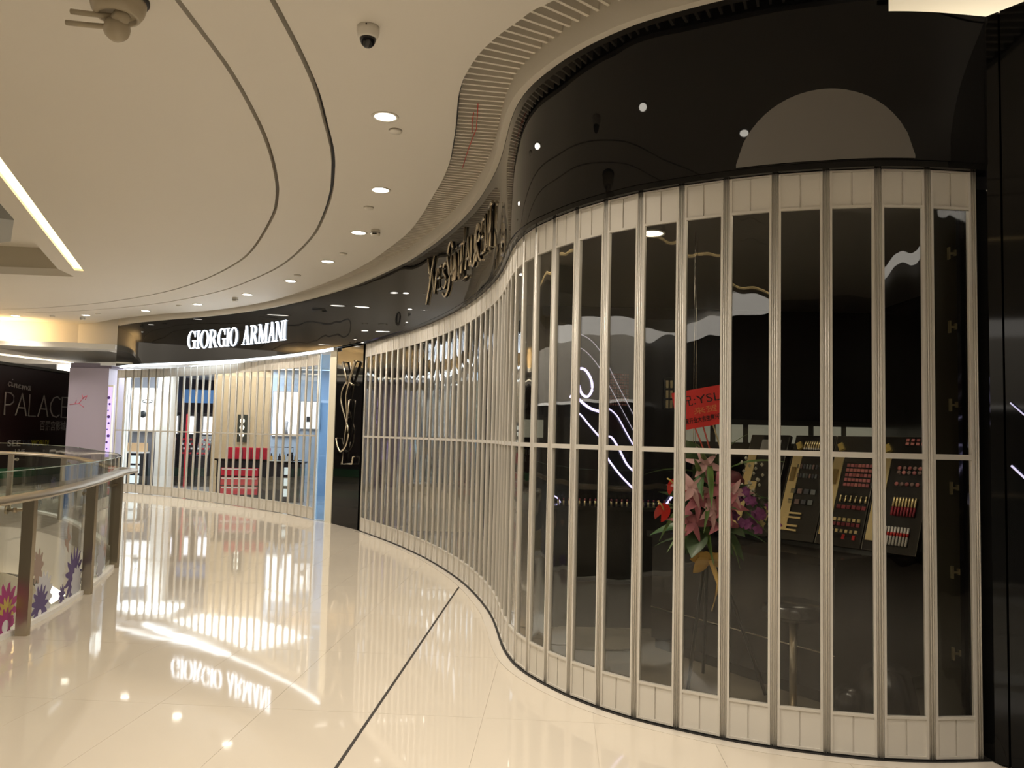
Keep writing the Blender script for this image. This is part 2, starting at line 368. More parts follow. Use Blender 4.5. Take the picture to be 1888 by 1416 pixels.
# corner and side wall at the right edge
struct(MB().prism([(2.35, 3.99), (2.385, 3.94), (2.44, 3.97), (2.44, 4.3), (2.35, 4.3)], 0, 3.68).build('wall_corner', M_blackp))
vwall('wall_right', (3.35, 2.55), (2.39, 3.93), .1, 0, 3.68, M_blackp)
struct(MB().b2(1.86, 4.6, 3.5, 6.8, ZC, ZC+.1).build('ceiling', M_ceil))
struct(MB().b2(1.80, 1.86, 4.1, 6.8, 3.1, ZC).build('wall_cove_side', M_ceil)); struct(MB().b2(1.86, 4.6, 6.7, 6.8, 3.1, ZC).build('wall_cove_back', M_ceil))
area('cove_lamp', (2.9, 4.9, 3.2), 1.2, .3, 14, (1, .86, .62), rot=(PI, 0, 0))
for k, (z0, z1, lab) in enumerate(((1.30, 1.10, 'lower bluish painted reflection of a light slanting down the black side wall'), (1.60, 1.40, 'upper bluish painted reflection of a light slanting down the black side wall'))):  # reflections of lights, drawn as glowing tubes on the wall
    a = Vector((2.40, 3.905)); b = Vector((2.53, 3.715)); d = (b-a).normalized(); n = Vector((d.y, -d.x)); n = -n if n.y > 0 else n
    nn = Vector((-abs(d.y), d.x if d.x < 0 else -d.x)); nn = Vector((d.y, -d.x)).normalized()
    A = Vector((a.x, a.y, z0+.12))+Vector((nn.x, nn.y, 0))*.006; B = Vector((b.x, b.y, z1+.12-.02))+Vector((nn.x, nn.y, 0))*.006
    o = MB().tube([A, B], .0055 if k == 0 else .0035, 6).build('glow_strip', mat('violet_reflection', (1, 1, 1), .5, emit=(.50, .48, .85), estr=.6))
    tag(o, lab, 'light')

# ---------------------------------------------------------------- floor
BAL = [(-3.40, 3.0), (-3.5, 5.0), (-3.56, 5.9), (-3.66, 6.6), (-3.86, 7.5), (-4.08, 8.3), (-4.35, 9.1), (-4.62, 9.7), (-5.0, 10.35), (-6.0, 11.75), (-7.2, 13.3), (-8.3, 14.3), (-9.2, 14.72), (-10.6, 15.2), (-13.5, 15.8)]
BC = Curve([(-3.3, -1), (-3.34, 1)]+BAL, 5)
edge = tup(BC.off(.05, n=90))
sub = [(-3.25, -6)]+edge+[(-14.5, 16), (-14.5, 25), (5.2, 25), (5.2, -6)]
fl = link('floor', poly_mesh('floor', sub, -.30, -.004, M_grout)); struct(fl)
outline = [(-3.25, 2.2)]+edge[12:]+[(-13.4, 19.4), (-10.0, 19.6)]+tup(reversed(AC.off(-.02, n=30)))+[(-3.0, 13.7), (-2.36, 12.80)]+tup(reversed(GC.off(.10, 0, GC.L, 90)))+[(2.42, 3.86), (3.3, 2.45), (3.3, 2.2)]
def clip(poly, a, b):
    # keep the left side of the line a -> b
    out = []; n = len(poly)
    sd = lambda p: (b[0]-a[0])*(p[1]-a[1])-(b[1]-a[1])*(p[0]-a[0])
    for i in range(n):
        p, r = poly[i], poly[(i+1) % n]; sp, sr = sd(p), sd(r)
        if sp >= 0: out.append(p)
        if (sp >= 0) != (sr >= 0): t = sp/(sp-sr); out.append((p[0]+(r[0]-p[0])*t, p[1]+(r[1]-p[1])*t))
    return out
ux = Vector((1, -.0605)).normalized(); uy = Vector((.0605, 1)).normalized()
O = Vector((-.49, 8.03))     # crossing of the dark joint and the thin joint
TW, TL, G = .592, 1.184, .0008
ntile = 0
for i in range(-22, 8):
    for j in range(-5, 10):
        x0, x1 = i*TW+G, (i+1)*TW-G; y0, y1 = j*TL+G, (j+1)*TL-G
        if i == 0: x0 += .008
        if i == -1: x1 -= .008
        if i in (-1, 0) and j >= 1: pass
        cs = [O+ux*x+uy*y for x, y in ((x0, y0), (x1, y0), (x1, y1), (x0, y1))]
        pl = outline
        for k in range(4):
            pl = clip(pl, cs[k], cs[(k+1) % 4])
            if len(pl) < 3: break
        if len(pl) < 3: continue
        ar = abs(sum(pl[k][0]*pl[(k+1) % len(pl)][1]-pl[(k+1) % len(pl)][0]*pl[k][1] for k in range(len(pl))))/2
        if ar < .004: continue
        cl = []
        for pnt in pl:
            if not cl or (Vector(pnt)-Vector(cl[-1])).length > 1e-4: cl.append(tuple(pnt))
        try: link('tile', poly_mesh('tile', cl, -.004, 0, M_floor), fl); ntile += 1
        except Exception: pass
MB().ribbon(GC.off(.096, 0, GC.L, 120), GC.off(-.03, 0, GC.L, 120), -.004, .0002).build('border_strip', M_floor2, fl)
jp = [O+uy*(-8.5), O+uy*.32]; MB().prism([tuple(jp[0]-ux*.0085), tuple(jp[0]+ux*.0085), tuple(jp[1]+ux*.0085), tuple(jp[1]-ux*.0085)], -.004, -.0008).build('expansion_joint', M_joint, fl)
MB().prism([(-3.3, -6), (5, -6), (5, 2.2), (-3.3, 2.2)], -.004, 0).build('floor_slab', M_floor, fl)
# far floor left of the shop
# floors of the shops
shopfl = [(-2.25, 12.8)]+tup(reversed(GC.off(-.035, 0, GC.L, 70)))+[(4.2, 4.03), (4.2, 13.5), (-1.2, 13.5)]
struct(link('floor', poly_mesh('floor', shopfl, -.004, .003, mat('dark_shop_floor', (.16, .14, .11), .16, mottle=(.9, .2)))))
shopceil = [(-2.2, 12.82)]+tup(reversed(GC.off(-.07, 0, GC.L, 70)))+[(4.2, 4.1), (4.2, 13.5), (-1.2, 13.5)]
struct(link('ceiling', poly_mesh('ceiling', shopceil, 3.02, 3.1, mat('dark_shop_ceiling', (.07, .062, .05), .5))))
M_dwall = mat('dark_shop_wall', (.022, .020, .018), .22)
vwall('wall_shop_back', (4.2, 13.5), (-2.2, 13.5), .1, 0, 3.1, M_dwall)
vwall('wall_shop_right', (4.2, 4.0), (4.2, 13.5), -.1, 0, 3.1, M_dwall)
vwall('wall_shop_front', (2.45, 4.2), (4.2, 4.0), -.08, 0, 3.68, M_dwall)
vwall('wall_shop_left', (-2.36, 12.95), (-1.9, 13.5), .1, 0, 3.1, M_dwall)
# bright shop
ashop = [(-3.0, 13.9)]+tup(AC.off(-.03, n=30))+[(-10.6, 19.6), (-10.6, 24.4), (-2.2, 24.4), (-2.2, 13.9)]
struct(link('floor', poly_mesh('floor', ashop, -.004, .001, mat('bright_shop_floor', (.55, .55, .55), .08))))
struct(link('ceiling', poly_mesh('ceiling', ashop, 2.97, 3.05, M_shopw)))
vwall('wall_bright_right', (-2.5, 13.9), (-2.5, 19.6), .1, 0, 3, M_shopw)
vwall('wall_bright_left', (-10.5, 21.4), (-9.7, 19.6), .08, 0, 3, M_shopw)
vwall('wall_bright_back', (-9.0, 21.3), (-10.6, 21.3), .1, 0, 3, mat('marble_grey', (.24, .25, .29), .2, mottle=(2.5, .25)))
vwall('wall_bright_far', (-5.8, 24.2), (-9.6, 24.2), .1, 0, 3, mat('shop_dark_back', (.035, .035, .05), .3))
vwall('wall_bright_tan', (-5.76, 19.5), (-7.24, 19.75), .1, 0, 3, mat('tan_wall', (.46, .33, .19), .5))
vwall('wall_bright_blue', (-2.5, 19.4), (-5.76, 19.4), .1, 0, 3, mat('blue_white_wall', (.42, .52, .66), .5))
vwall('wall_hall_side', (-9.35, 24.2), (-9.35, 21.4), .1, 0, 3, mat('shop_dark_side', (.05, .05, .07), .3))
for x, y, lab in ((-8.95, 21.0, None), (-7.40, 21.0, None), (-8.27, 20.3, None)):
    pass
for (x0, x1, y, lab) in ((-9.14, -8.78, 21.0, 'white shop pillar left of the dark passage'), (-7.57, -7.24, 21.0, 'white shop pillar right of the dark passage')):
    tag(MB().b2(x0, x1, y, y+.35, 0, 2.97).build('pillar', M_white), lab, 'pillar')
for (x, y, sx, sy, lab) in ((-6.2, 18.3, 2.2, 1.2, 'large white light panel in the ceiling of the bright shop'), (-8.9, 20.4, 1.4, .8, 'small white light panel in the ceiling of the bright shop, left'), (-4.2, 18.9, 2.6, .16, 'long narrow light strip over the right wall of the bright shop')):
    t = thing('ceiling_light', lab, 'light', (x, y, 2.97), -.75 if sx > 2.1 and sy > 1 else 0)
    MB().box((0, 0, -.01), (sx+.06, sy+.06, .02)).build('frame', M_white, t); MB().box((0, 0, -.024), (sx, sy, .008)).build('diffuser', mat('panel_glow', (1, 1, 1), .5, emit=(.86, .94, 1), estr=1.3), t)

# ---------------------------------------------------------------- back of the mall, left
vwall('wall_back', (-9.25, 19.02), (-10.4, 19.35), .1, 3.42, ZC+.1, M_ceil)
vwall('wall_back', (-10.4, 19.35), (-15, 18.75), .1, 3.42, ZC+.1, M_ceil)
low = MB(); low.prism([(-9.9, 19.4), (-15, 18.3), (-15, 24.5), (-9.9, 24.5)], 3.36, 3.42)
struct(low.build('ceiling', M_ceil))
struct(MB().prism([(-9.3, 18.95), (-10.2, 18.75), (-15, 18.2), (-15, 19.1), (-10.4, 19.6), (-9.3, 19.2)], 3.32, 3.44).build('trim_4', M_white))
cl = thing('cove_light', 'warm cove light glowing up the beige wall at far left', 'light', (-12.3, 18.75, 3.45))
MB().box((0, 0, .01), (1.9, .05, .03), rz=.12).build('glow_strip', mat('cove_warm', (1, 1, 1), .5, emit=(1, .68, .28), estr=6), cl)
area('cove_lamp', (-12.3, 18.5, 3.50), 2.2, .06, 26, (1, .66, .30), rot=(PI*.72, 0, 0))
ls = thing('glow_strip', 'straight white light strip in the lowered ceiling over the cinema wall', 'light', (-13.35, 21.6, 3.34))
MB().box((0, 0, 0), (.09, 5.0, .03), rz=-.27).build('diffuser', mat('strip_warm', (1, 1, 1), .5, emit=(1, .88, .62), estr=2.2), ls)
vwall('wall_cinema', (-12.62, 25), (-12.62, 16.6), .1, -.3, 3.05, mat('cinema_wall', (.030, .012, .012), .5))
struct(MB().b2(-12.62, -12.5, 17, 25, 2.98, 3.05).build('trim_5', mat('cinema_header', (.055, .05, .04), .5)))
vwall('wall_cinema_side', (-9.2, 24.6), (-13, 24.6), .1, 0, 3.4, M_dwall)
struct(MB().b2(-12.62, -12.56, 17.5, 24.4, .0, .18).build('baseboard_left', M_cream))
tag(MB().b2(-12.6, -12.3, 18.5, 22.8, .2, .42).build('display_plinth', mat('green_plinth', (.03, .17, .07), .4)), 'long low green plinth under the cinema wall', 'plinth')
# purple-grey block beside the lit shop
pb = thing('advertising_column', 'tall pale purple box column with a pink sketch between cinema sign and lit shop', 'column', (-10.08, 19.75, 0))
MB().b2(-.47, .47, -.4, .4, 0, 2.9).build('body', mat('purple_grey', (.36, .32, .40), .5), pb)
MB().prism([(-.47, -.36), (.5, -.36), (.5, .4), (-.47, .4)], 2.9, 3.02).build('cap', mat('purple_dark', (.20, .17, .23), .5), pb)
ps = MB()
for a, b in (((-.42, 2.02), (-.20, 2.05)), ((-.20, 2.05), (-.12, 2.18)), ((-.12, 2.18), (-.02, 2.24)), ((-.02, 2.24), (-.06, 2.14)), ((-.2, 2.05), (-.08, 1.96)), ((-.1, 2.16), (-.14, 2.26)), ((-.3, 2.03), (-.26, 2.12))):
    ps.tube([(a[0], -.403, a[1]), (b[0], -.403, b[1])], .008, 5)
ps.build('bird_sketch', mat('pink_ink', (.65, .16, .24), .5), pb)
lb = thing('light_box', 'narrow lit violet poster box at the left end of the lit shop gate', 'light box', (-9.50, 19.30, 0))
MB().b2(-.055, .055, -.05, .05, 0, 2.5).build('frame', M_trim, lb); MB().b2(-.045, .045, -.056, -.05, .8, 2.45).build('poster', mat('violet_glow', (.5, .4, .9), .5, emit=(.55, .42, .95), estr=.8), lb)
fl_ = MB()
for k in range(9):
    fl_.lathe([(.001, 0), (.018+.01*(k % 3), .004), (.001, .008)], (random.uniform(-.03, .03), -.057, 1.0+.15*k), 7, Matrix.Rotation(PI/2, 3, 'X'))
fl_.build('flower_print', mat('deep_violet', (.10, .03, .22), .5), lb)

# walls behind and beside the camera
M_rear = mat('rear_shopfront', (.05, .045, .04), .25)
struct(MB().b2(-14, 5, -6.1, -6, -5, ZC).build('wall_rear', M_rear)); struct(MB().b2(4.9, 5, -6, 3.4, 0, ZC).build('wall_camera_right', M_rear))
for k in range(9): MB().b2(-12+1.9*k, -10.9+1.9*k, -6, -5.97, 1.2, 1.75).build('pale_panel', mat('rear_pale', (.38, .35, .28), .5), bpy.data.objects['wall_rear'])
# opposite side of the void: dark shopfronts
opp = struct(MB().b2(-19.1, -19, -6, 24.9, -5, 2.6).build('wall_opposite', M_rear))
for k in range(12): MB().b2(-19, -18.96, -5.4+2.5*k, -3.6+2.5*k, .1, 2.2).build('shop_window', mat('opposite_window', (.10, .09, .075), .15), opp)
struct(MB().b2(-19.2, -14, 24.9, 25, -5, 4.6).build('wall_far_left', M_rear))
struct(MB().b2(-19.2, -14, -6.1, -6, -5, 4.6).build('wall_rear_left', M_rear))
struct(MB().b2(-19.2, -18.9, -6, 24.9, 2.7, 4.6).build('trim_6', M_ceil))
# void: slab edge, lower storey
struct(MB().ribbon(BC.off(.05, n=90), BC.off(.0, n=90), -1.1, .0).build('wall_slab_edge', M_ceil))
struct(MB().b2(-20, 6, -6, 24, -5.1, -5.0).build('floor', mat('lower_floor', (.80, .70, .54), .12)))
struct(MB().ribbon(BC.off(.45, n=60), BC.off(.40, n=60), -5, -1.0).build('wall_lower', mat('lower_wall', (.62, .55, .43), .5)))

# ---------------------------------------------------------------- lettering helpers
def text_mesh(body, size, depth=.0, bold=0., xs=1.0):
    cu = bpy.data.curves.new('t', 'FONT'); cu.body = body; cu.size = size; cu.extrude = depth; cu.offset = bold; cu.resolution_u = 3
    o = bpy.data.objects.new('t', cu); COL.objects.link(o); dg = bpy.context.evaluated_depsgraph_get(); dg.update()
    me = bpy.data.meshes.new_from_object(o.evaluated_get(dg)); bpy.data.objects.remove(o); bpy.data.curves.remove(cu)
    for v in me.vertices: v.co.x *= xs
    return me
def place_text(name, body, size, origin, ex, ey, m, parent=None, bold=0., depth=.0, xs=1.0, fit=None):
    me = text_mesh(body, size, depth, bold, xs); ex = Vector(ex).normalized(); ey = Vector(ey).normalized(); ez = ex.cross(ey)
    if fit and len(me.vertices):
        x0 = min(v.co.x for v in me.vertices); x1 = max(v.co.x for v in me.vertices); y0 = min(v.co.y for v in me.vertices); y1 = max(v.co.y for v in me.vertices)
        for v in me.vertices:
            v.co.x = (v.co.x-x0)/max(x1-x0, 1e-6)*fit[0]
            v.co.y = (v.co.y-y0)/max(y1-y0, 1e-6)*fit[1]
    for v in me.vertices: c = v.co.copy(); v.co = Vector(origin)+ex*c.x+ey*c.y+ez*c.z
    me.materials.append(m); return link(name, me, parent)
# lit serif sign on the fascia: letters as polygons (x in 0..w, y in 0..1)
def arc(cx, cy, ro, rio, a0, a1, n=14):
    """crescent stroke: outer radii ro, inner radii rio"""
    out = []
    for k in range(n):
        A, B = [a0+(a1-a0)*t/n for t in (k, k+1)]
        out.append([(cx+ro[0]*math.cos(A), cy+ro[1]*math.sin(A)), (cx+ro[0]*math.cos(B), cy+ro[1]*math.sin(B)), (cx+rio[0]*math.cos(B), cy+rio[1]*math.sin(B)), (cx+rio[0]*math.cos(A), cy+rio[1]*math.sin(A))])
    return out
def bar(x0, y0, x1, y1, wd): return [[(x0-wd/2, y0), (x0+wd/2, y0), (x1+wd/2, y1), (x1-wd/2, y1)]]
def rect(x0, y0, x1, y1): return [[(x0, y0), (x1, y0), (x1, y1), (x0, y1)]]
T_, t_ = .17, .04
def serif(x, y, w=.30): return rect(x-w/2, y-.0 if y < .5 else y-t_, x+w/2, y+t_ if y < .5 else y)
GL = {}
GL['I'] = (.34, rect(.10, 0, .24, 1)+serif(.17, 0)+serif(.17, 1))
GL['O'] = (.80, arc(.40, .5, (.38, .52), (.235, .48), 0, 2*PI, 28))
GL['G'] = (.80, arc(.42, .5, (.38, .52), (.24, .48), PI*.22, PI*1.72, 22)+rect(.56, .02, .73, .42)+rect(.46, .42, .80, .42+t_)+rect(.66, .66, .70, 1.0)+arc(.42, .5, (.38, .52), (.30, .47), PI*1.6, PI*1.80, 4))
GL['R'] = (.80, rect(.09, 0, .23, 1)+serif(.165, 0)+serif(.165, 1)+arc(.30, .745, (.34, .255), (.17, .215), -PI/2, PI/2, 12)+rect(.2, .955, .32, 1)+rect(.2, .49, .36, .535)+bar(.40, .5, .66, .0, .17)+rect(.6, 0, .82, t_))
GL['A'] = (.80, bar(.14, 0, .40, 1, .05)+bar(.63, 0, .40, 1.02, .15)+rect(.2, .32, .56, .365)+rect(.0, 0, .26, t_)+rect(.48, 0, .80, t_))
GL['M'] = (1.0, bar(.13, 0, .13, 1, .05)+bar(.50, 0, .19, 1, .13)+bar(.47, 0, .80, 1, .05)+rect(.76, 0, .90, 1)+serif(.13, 0, .24)+serif(.825, 0)+rect(.0, 1-t_, .24, 1)+rect(.74, 1-t_, .99, 1))
GL['N'] = (.84, bar(.13, 0, .13, 1, .05)+bar(.66, 0, .16, 1, .15)+bar(.70, 0, .70, 1, .05)+serif(.13, 0, .24)+rect(.0, 1-t_, .24, 1)+serif(.70, 1, .24))
word = 'GIORGIO ARMANI'; tot = sum(GL[c][0] if c != ' ' else .42 for c in word)
sgn = thing('shop_sign', 'glowing white raised serif letters reading GIORGIO ARMANI on the black fascia', 'sign')
s0, s1, z0_, z1_ = 17.07, 13.58, 3.195, 3.565
k_ = (s0-s1)/tot; cur = 0
for c in word:
    if c == ' ': cur += .42; continue
    wd, polys = GL[c]; mb = MB()
    for i_, pl in enumerate(polys):
        vs = []
        eps = .0006*(i_ % 7)
        for o_ in (.056, .072+eps):
            for (x, y) in pl:
                p, d, n = FC.at(s0-(cur+x)*k_); pp = p+n*o_; vs.append((pp.x, pp.y, z0_+y*(z1_-z0_)))
        mb.add(vs, [(3, 2, 1, 0), (4, 5, 6, 7), (0, 1, 5, 4), (1, 2, 6, 5), (2, 3, 7, 6), (3, 0, 4, 7)])
    mb.build('letter', M_sign, sgn, label='letter '+c); cur += wd
# wordmark of thin raised strokes
def fpt(x, z, o=.066): p, d, n = FC.at(7.745-x); pp = p+n*o; return (pp.x, pp.y, z)
W = [('Y', [[(.02, 3.70), (.14, 3.42)], [(.30, 3.69), (0, 3.13)]]), ('V', [[(.24, 3.5), (.35, 3.22), (.45, 3.5)]]),
     ('E', [[(.67, 3.5), (.5, 3.5), (.5, 3.23), (.67, 3.23)], [(.5, 3.37), (.62, 3.37)]]), ('S', [[(.87, 3.47), (.8, 3.51), (.73, 3.46), (.75, 3.39), (.85, 3.33), (.86, 3.26), (.79, 3.21), (.71, 3.24)]]),
     ('S', [[(1.14, 3.60), (1.09, 3.68), (1.0, 3.69), (.92, 3.62), (.92, 3.52), (.98, 3.42), (1.02, 3.32), (1.0, 3.2), (.9, 3.12), (.8, 3.11), (.73, 3.16)]]),
     ('A', [[(1.02, 3.22), (1.10, 3.52), (1.18, 3.22)], [(1.05, 3.32), (1.15, 3.32)]]), ('I', [[(1.23, 3.22), (1.23, 3.52)]]),
     ('N', [[(1.29, 3.22), (1.29, 3.52), (1.43, 3.22), (1.43, 3.52)]]), ('T', [[(1.47, 3.56), (1.64, 3.56)], [(1.55, 3.56), (1.55, 3.24)]]),
     ('L', [[(1.67, 3.72), (1.60, 3.15), (1.87, 3.16)]]), ('A', [[(1.76, 3.24), (1.86, 3.56), (1.96, 3.24)], [(1.80, 3.34), (1.92, 3.34)]]),
     ('U', [[(2.02, 3.55), (2.02, 3.3), (2.08, 3.22), (2.16, 3.22), (2.21, 3.3), (2.21, 3.55)]]),
     ('R', [[(2.29, 3.22), (2.29, 3.56), (2.4, 3.56), (2.46, 3.49), (2.42, 3.41), (2.30, 3.40), (2.48, 3.2)]]),
     ('E', [[(2.72, 3.55), (2.56, 3.55), (2.56, 3.23), (2.72, 3.23)], [(2.56, 3.39), (2.68, 3.39)]]),
     ('N', [[(2.78, 3.21), (2.78, 3.56), (2.92, 3.21), (2.92, 3.56)]]), ('T', [[(2.96, 3.58), (3.14, 3.58)], [(3.05, 3.58), (3.05, 3.20)]])]
wm_ = thing('shop_sign', 'thin champagne metal letters reading YVES SAINT LAURENT on the black fascia above the gate', 'sign')
for ch, strokes in W:
    mb = MB()
    for st in strokes:
        pts = []
        dense = st if len(st) < 6 else [tuple(v) for v in cr(st, 3)]
        mb.tube([fpt(x, z) for x, z in dense], .0155, 6)
    mb.build('letter', M_gold, wm_, label='letter '+ch)
# monogram on the black column
ca = Vector((-2.35, 12.76)); cd = (Vector((-2.94, 13.60))-ca); cL = cd.length; cd.normalize(); cn = Vector((-cd.y, cd.x))
def cpt(t, z, o=.05): p = ca+cd*(t*cL/1.085)+cn*o; return (p.x, p.y, z)
mg = thing('monogram', 'tall interlaced bronze YSL monogram on the black column between the shops', 'emblem')
for ch, strokes in (('Y', [([(.70, 2.654), (.47, 2.27)], .028), ([(.19, 2.64), (.47, 2.27), (.52, 2.1), (.45, 1.75)], .028)]),
                    ('S', [([(.27, 2.27), (.38, 2.31), (.56, 2.30), (.71, 2.17), (.70, 1.98), (.5, 1.72), (.37, 1.53), (.45, 1.30), (.66, 1.20), (.80, 1.28), (.88, 1.41)], .017)]),
                    ('L', [([(.38, 2.03), (.47, 1.6), (.609, .995), (.169, 1.02), (.15, 1.13)], .017)])):
    mb = MB()
    for st, r in strokes:
        pts = [tuple(v) for v in cr(st, 4)] if ch == 'S' else st
        rr = r if ch != 'Y' else [r, r*.75, r*.6, r*.55][:len(pts)]
        mb.tube([cpt(t, z) for t, z in pts], rr, 6)
        for t, z in (st[0], st[-1]): mb.tube([cpt(t, z, 0), cpt(t, z)], .01, 5)
    mb.build('letter', M_gold, mg, label='letter '+ch)
# cinema lettering
XW = -12.61
M_ct = mat('cinema_letter', (.50, .46, .44), .4); M_ct2 = mat('cinema_letter_pale', (.62, .60, .58), .4)
cs_ = thing('shop_sign', 'pale thin raised letters reading cinema PALACE and five Chinese characters on the dark wall', 'sign', (XW, 16, 0))
def wpt(y, z): return (.03, y, z)
def strokes_text(parent, st, r, m, nm='letter', label=None):
    mb = MB()
    for s_ in st: mb.tube([wpt(y, z) for y, z in s_], r, 5)
    o = mb.build(nm, m, parent)
    if label: o['label'] = label
b0, b1 = 1.745, 2.31
def L(c, y0, w_):
    h = b1-b0; g = lambda pts: [(y0+x*w_, b0+z*h) for x, z in pts]
    P = {'P': [[(0, 0), (0, 1), (.6, .98), (.95, .85), (.95, .6), (.6, .47), (0, .45)]], 'A': [[(0, 0), (.5, 1), (1, 0)], [(.2, .36), (.8, .36)]],
         'L': [[(0, 1), (0, 0), (.95, 0)]], 'C': [[(1, .88), (.7, 1), (.3, .92), (.02, .65), (.02, .35), (.3, .06), (.7, 0), (1, .12)]], 'E': [[(.9, 1), (0, 1), (0, 0), (.9, 0)], [(0, .52), (.8, .52)]]}[c]
    return [g(s_) for s_ in P]
yy = 4.22
for c, w_ in zip('PALACE', (.36, .46, .32, .46, .46, .30)):
    strokes_text(cs_, L(c, yy, w_), .018, M_ct, label='letter '+c); yy += w_+.10
CIN = {'c': (.10, [[(1, .8), (.4, .9), (0, .4), (.4, 0), (1, .2)]]), 'i': (.05, [[(0, .9), (.2, 0), (1, .2)], [(.3, 1.5), (.5, 1.6)]]), 'n': (.12, [[(0, .9), (.1, 0), (.4, .8), (.8, .8), (.8, 0), (1, .1)]]),
       'e': (.11, [[(0, .4), (.8, .7), (.5, .9), (.1, .6), (.2, .1), (1, .1)]]), 'm': (.18, [[(0, .9), (.1, 0), (.3, .8), (.5, .7), (.5, 0), (.7, .8), (.9, .7), (1, 0)]]), 'a': (.12, [[(.9, .9), (.3, .9), (0, .4), (.3, 0), (.8, .7), (.8, 0), (1, .1)]])}
yy = 4.30
for i_, c in enumerate('cinema'):
    w_, st = CIN[c]; zb = 2.47-.012*i_
    strokes_text(cs_, [[(yy+x*w_*1.15, zb+z*.12) for x, z in s_] for s_ in st], .012, M_ct, label='letter '+c); yy += w_*1.15+.035
place_text('characters', '百麗宫影城', .3, (.03, 5.78, 1.37), (0, 1, 0), (0, 0, 1), M_ct, cs_, bold=.002, fit=(1.25, .27))
sw = thing('shop_sign', 'small slogan SEE THE WORLD! LIVE in white, blue-grey and yellow on the cinema wall', 'sign', (XW, 16, 0))
place_text('word', 'SEE', .2, (.03, 4.42, .96), (0, 1, 0), (0, 0, 1), M_ct2, sw, bold=.006, fit=(.55, .16))
place_text('word', 'THE', .2, (.03, 5.02, .96), (0, 1, 0), (0, 0, 1), mat('slate_letter', (.06, .08, .12), .5), sw, bold=.006, fit=(.36, .16))
place_text('word', 'WORLD!', .2, (.03, 5.43, .96), (0, 1, 0), (0, 0, 1), mat('yellow_letter', (.55, .50, .03), .5), sw, bold=.006, fit=(.82, .16))
place_text('word', 'LIVE', .2, (.03, 4.75, .74), (0, 1, 0), (0, 0, 1), M_ct2, sw, bold=.006, fit=(.42, .15))

# ---------------------------------------------------------------- ceiling fittings
DL = [(-1.03, 6.15), (-1.37, 8.05), (-1.92, 9.82), (-2.69, 11.54), (-3.65, 13.13), (-4.81, 14.55), (-6.21, 15.84), (-7.70, 16.9), (-9.41, 17.78), (-11.18, 18.14)]
DLL = ['first and nearest downlight of the curved row, just past the dome camera', 'second downlight of the curved row from the camera', 'third downlight of the row, beside the small square detector', 'fourth downlight of the row from the camera', 'fifth downlight of the row from the camera',
       'sixth downlight of the row, right of the boxy detector', 'seventh downlight of the row, above the lit letters', 'eighth downlight of the row, left of the lit letters', 'second downlight from the left end of the row, beside a square detector', 'leftmost downlight at the far end of the row']
d_rim = MB().lathe([(.082, -.002), (.082, -.006), (.104, -.008), (.106, 0), (.082, 0)], n=28).mesh('rim', M_trim)
d_lens = MB().lathe([(.001, -.003), (.081, -.003)], n=24).mesh('lens', M_lamp)
def downlight(x, y, lab, e):
    t = thing('downlight', lab, 'light', (x, y, ZC), 0, 'downlights along the curved ceiling')
    link('rim', d_rim, t); link('lens', d_lens, t)
    l = bpy.data.lights.new('downlight_beam', 'SPOT'); l.energy = e; l.color = (1, .89, .75); l.spot_size = 2.1; l.spot_blend = .9; l.shadow_soft_size = .08
    o = bpy.data.objects.new('downlight_beam', l); COL.objects.link(o); o.parent = t; o.location = (0, 0, -.02)
for (x, y), lab in zip(DL, DLL): downlight(x, y, lab, 255 if y < 7 else 185)
for x, y, lab in ((-.62, 3.9, 'downlight in the row just in front of the dome camera, above the frame'), (-.10, 2.3, 'downlight above the camera position'), (.6, .9, 'downlight behind the camera position'), (1.6, -.3, 'downlight farthest behind the camera')):
    downlight(x, y, lab, 255 if y < 7 else 185)
cc = thing('dome_camera', 'white dome security camera with a smoked black dome on the ceiling', 'camera', (-.92, 4.77, ZC))
MB().lathe([(.066, 0), (.068, -.03), (.060, -.066), (.052, -.074), (.05, -.07)], n=28).build('housing', M_trim, cc)
MB().lathe([(.050, -.068), (.048, -.085), (.038, -.108), (.02, -.124), (.001, -.129)], n=24).build('dome', M_smoke, cc)
MB().box((0, -.067, -.012), (.008, .006, .008)).build('screw', M_dark, cc)
def disc_det(x, y, lab, r=.052):
    t = thing('smoke_detector', lab, 'detector', (x, y, ZC), 0, 'flat round detectors on the ceiling')
    MB().lathe([(r, 0), (r, -.012), (r*.85, -.022), (.001, -.024)], n=20).build('body', M_trim, t)
    MB().lathe([(r*1.06, 0), (r*1.06, -.003), (r, -.003)], n=20).build('base_ring', mat('ring_grey', (.25, .22, .18), .5), t)
for (x, y), lab in zip(((-.99, 6.43), (-1.6, 8.69), (-2.35, 10.99), (-3.40, 12.61), (-6.65, 16.04), (-9.0, 17.5), (-10.3, 18.05)),
    ('round ceiling detector just beyond the nearest downlight', 'round ceiling detector between the second and third downlights', 'round ceiling detector between the third and fourth downlights', 'round ceiling detector between the fourth and fifth downlights', 'round ceiling detector above the lit serif letters', 'round ceiling detector above the left end of the black fascia', 'round ceiling detector between the two leftmost downlights')):
    disc_det(x, y, lab)
for x, y, lab in ((-1.69, 9.67, 'small boxy white detector right of the third downlight'), (-5.16, 14.94, 'small boxy white detector between the sixth and seventh downlights'), (-9.65, 18.10, 'small boxy white detector beside the second downlight from the left')):
    t = thing('box_detector', lab, 'detector', (x, y, ZC))
    MB().lathe([(.055, 0), (.058, -.03), (.052, -.07), (.03, -.074), (.001, -.074)], n=8).build('body', M_trim, t)
    MB().lathe([(.059, -.034), (.059, -.04), (.057, -.04)], n=12).build('vent_slot', M_dark, t)
    MB().box((0, -.052, -.055), (.05, .01, .012)).build('sensor', M_smoke, t)
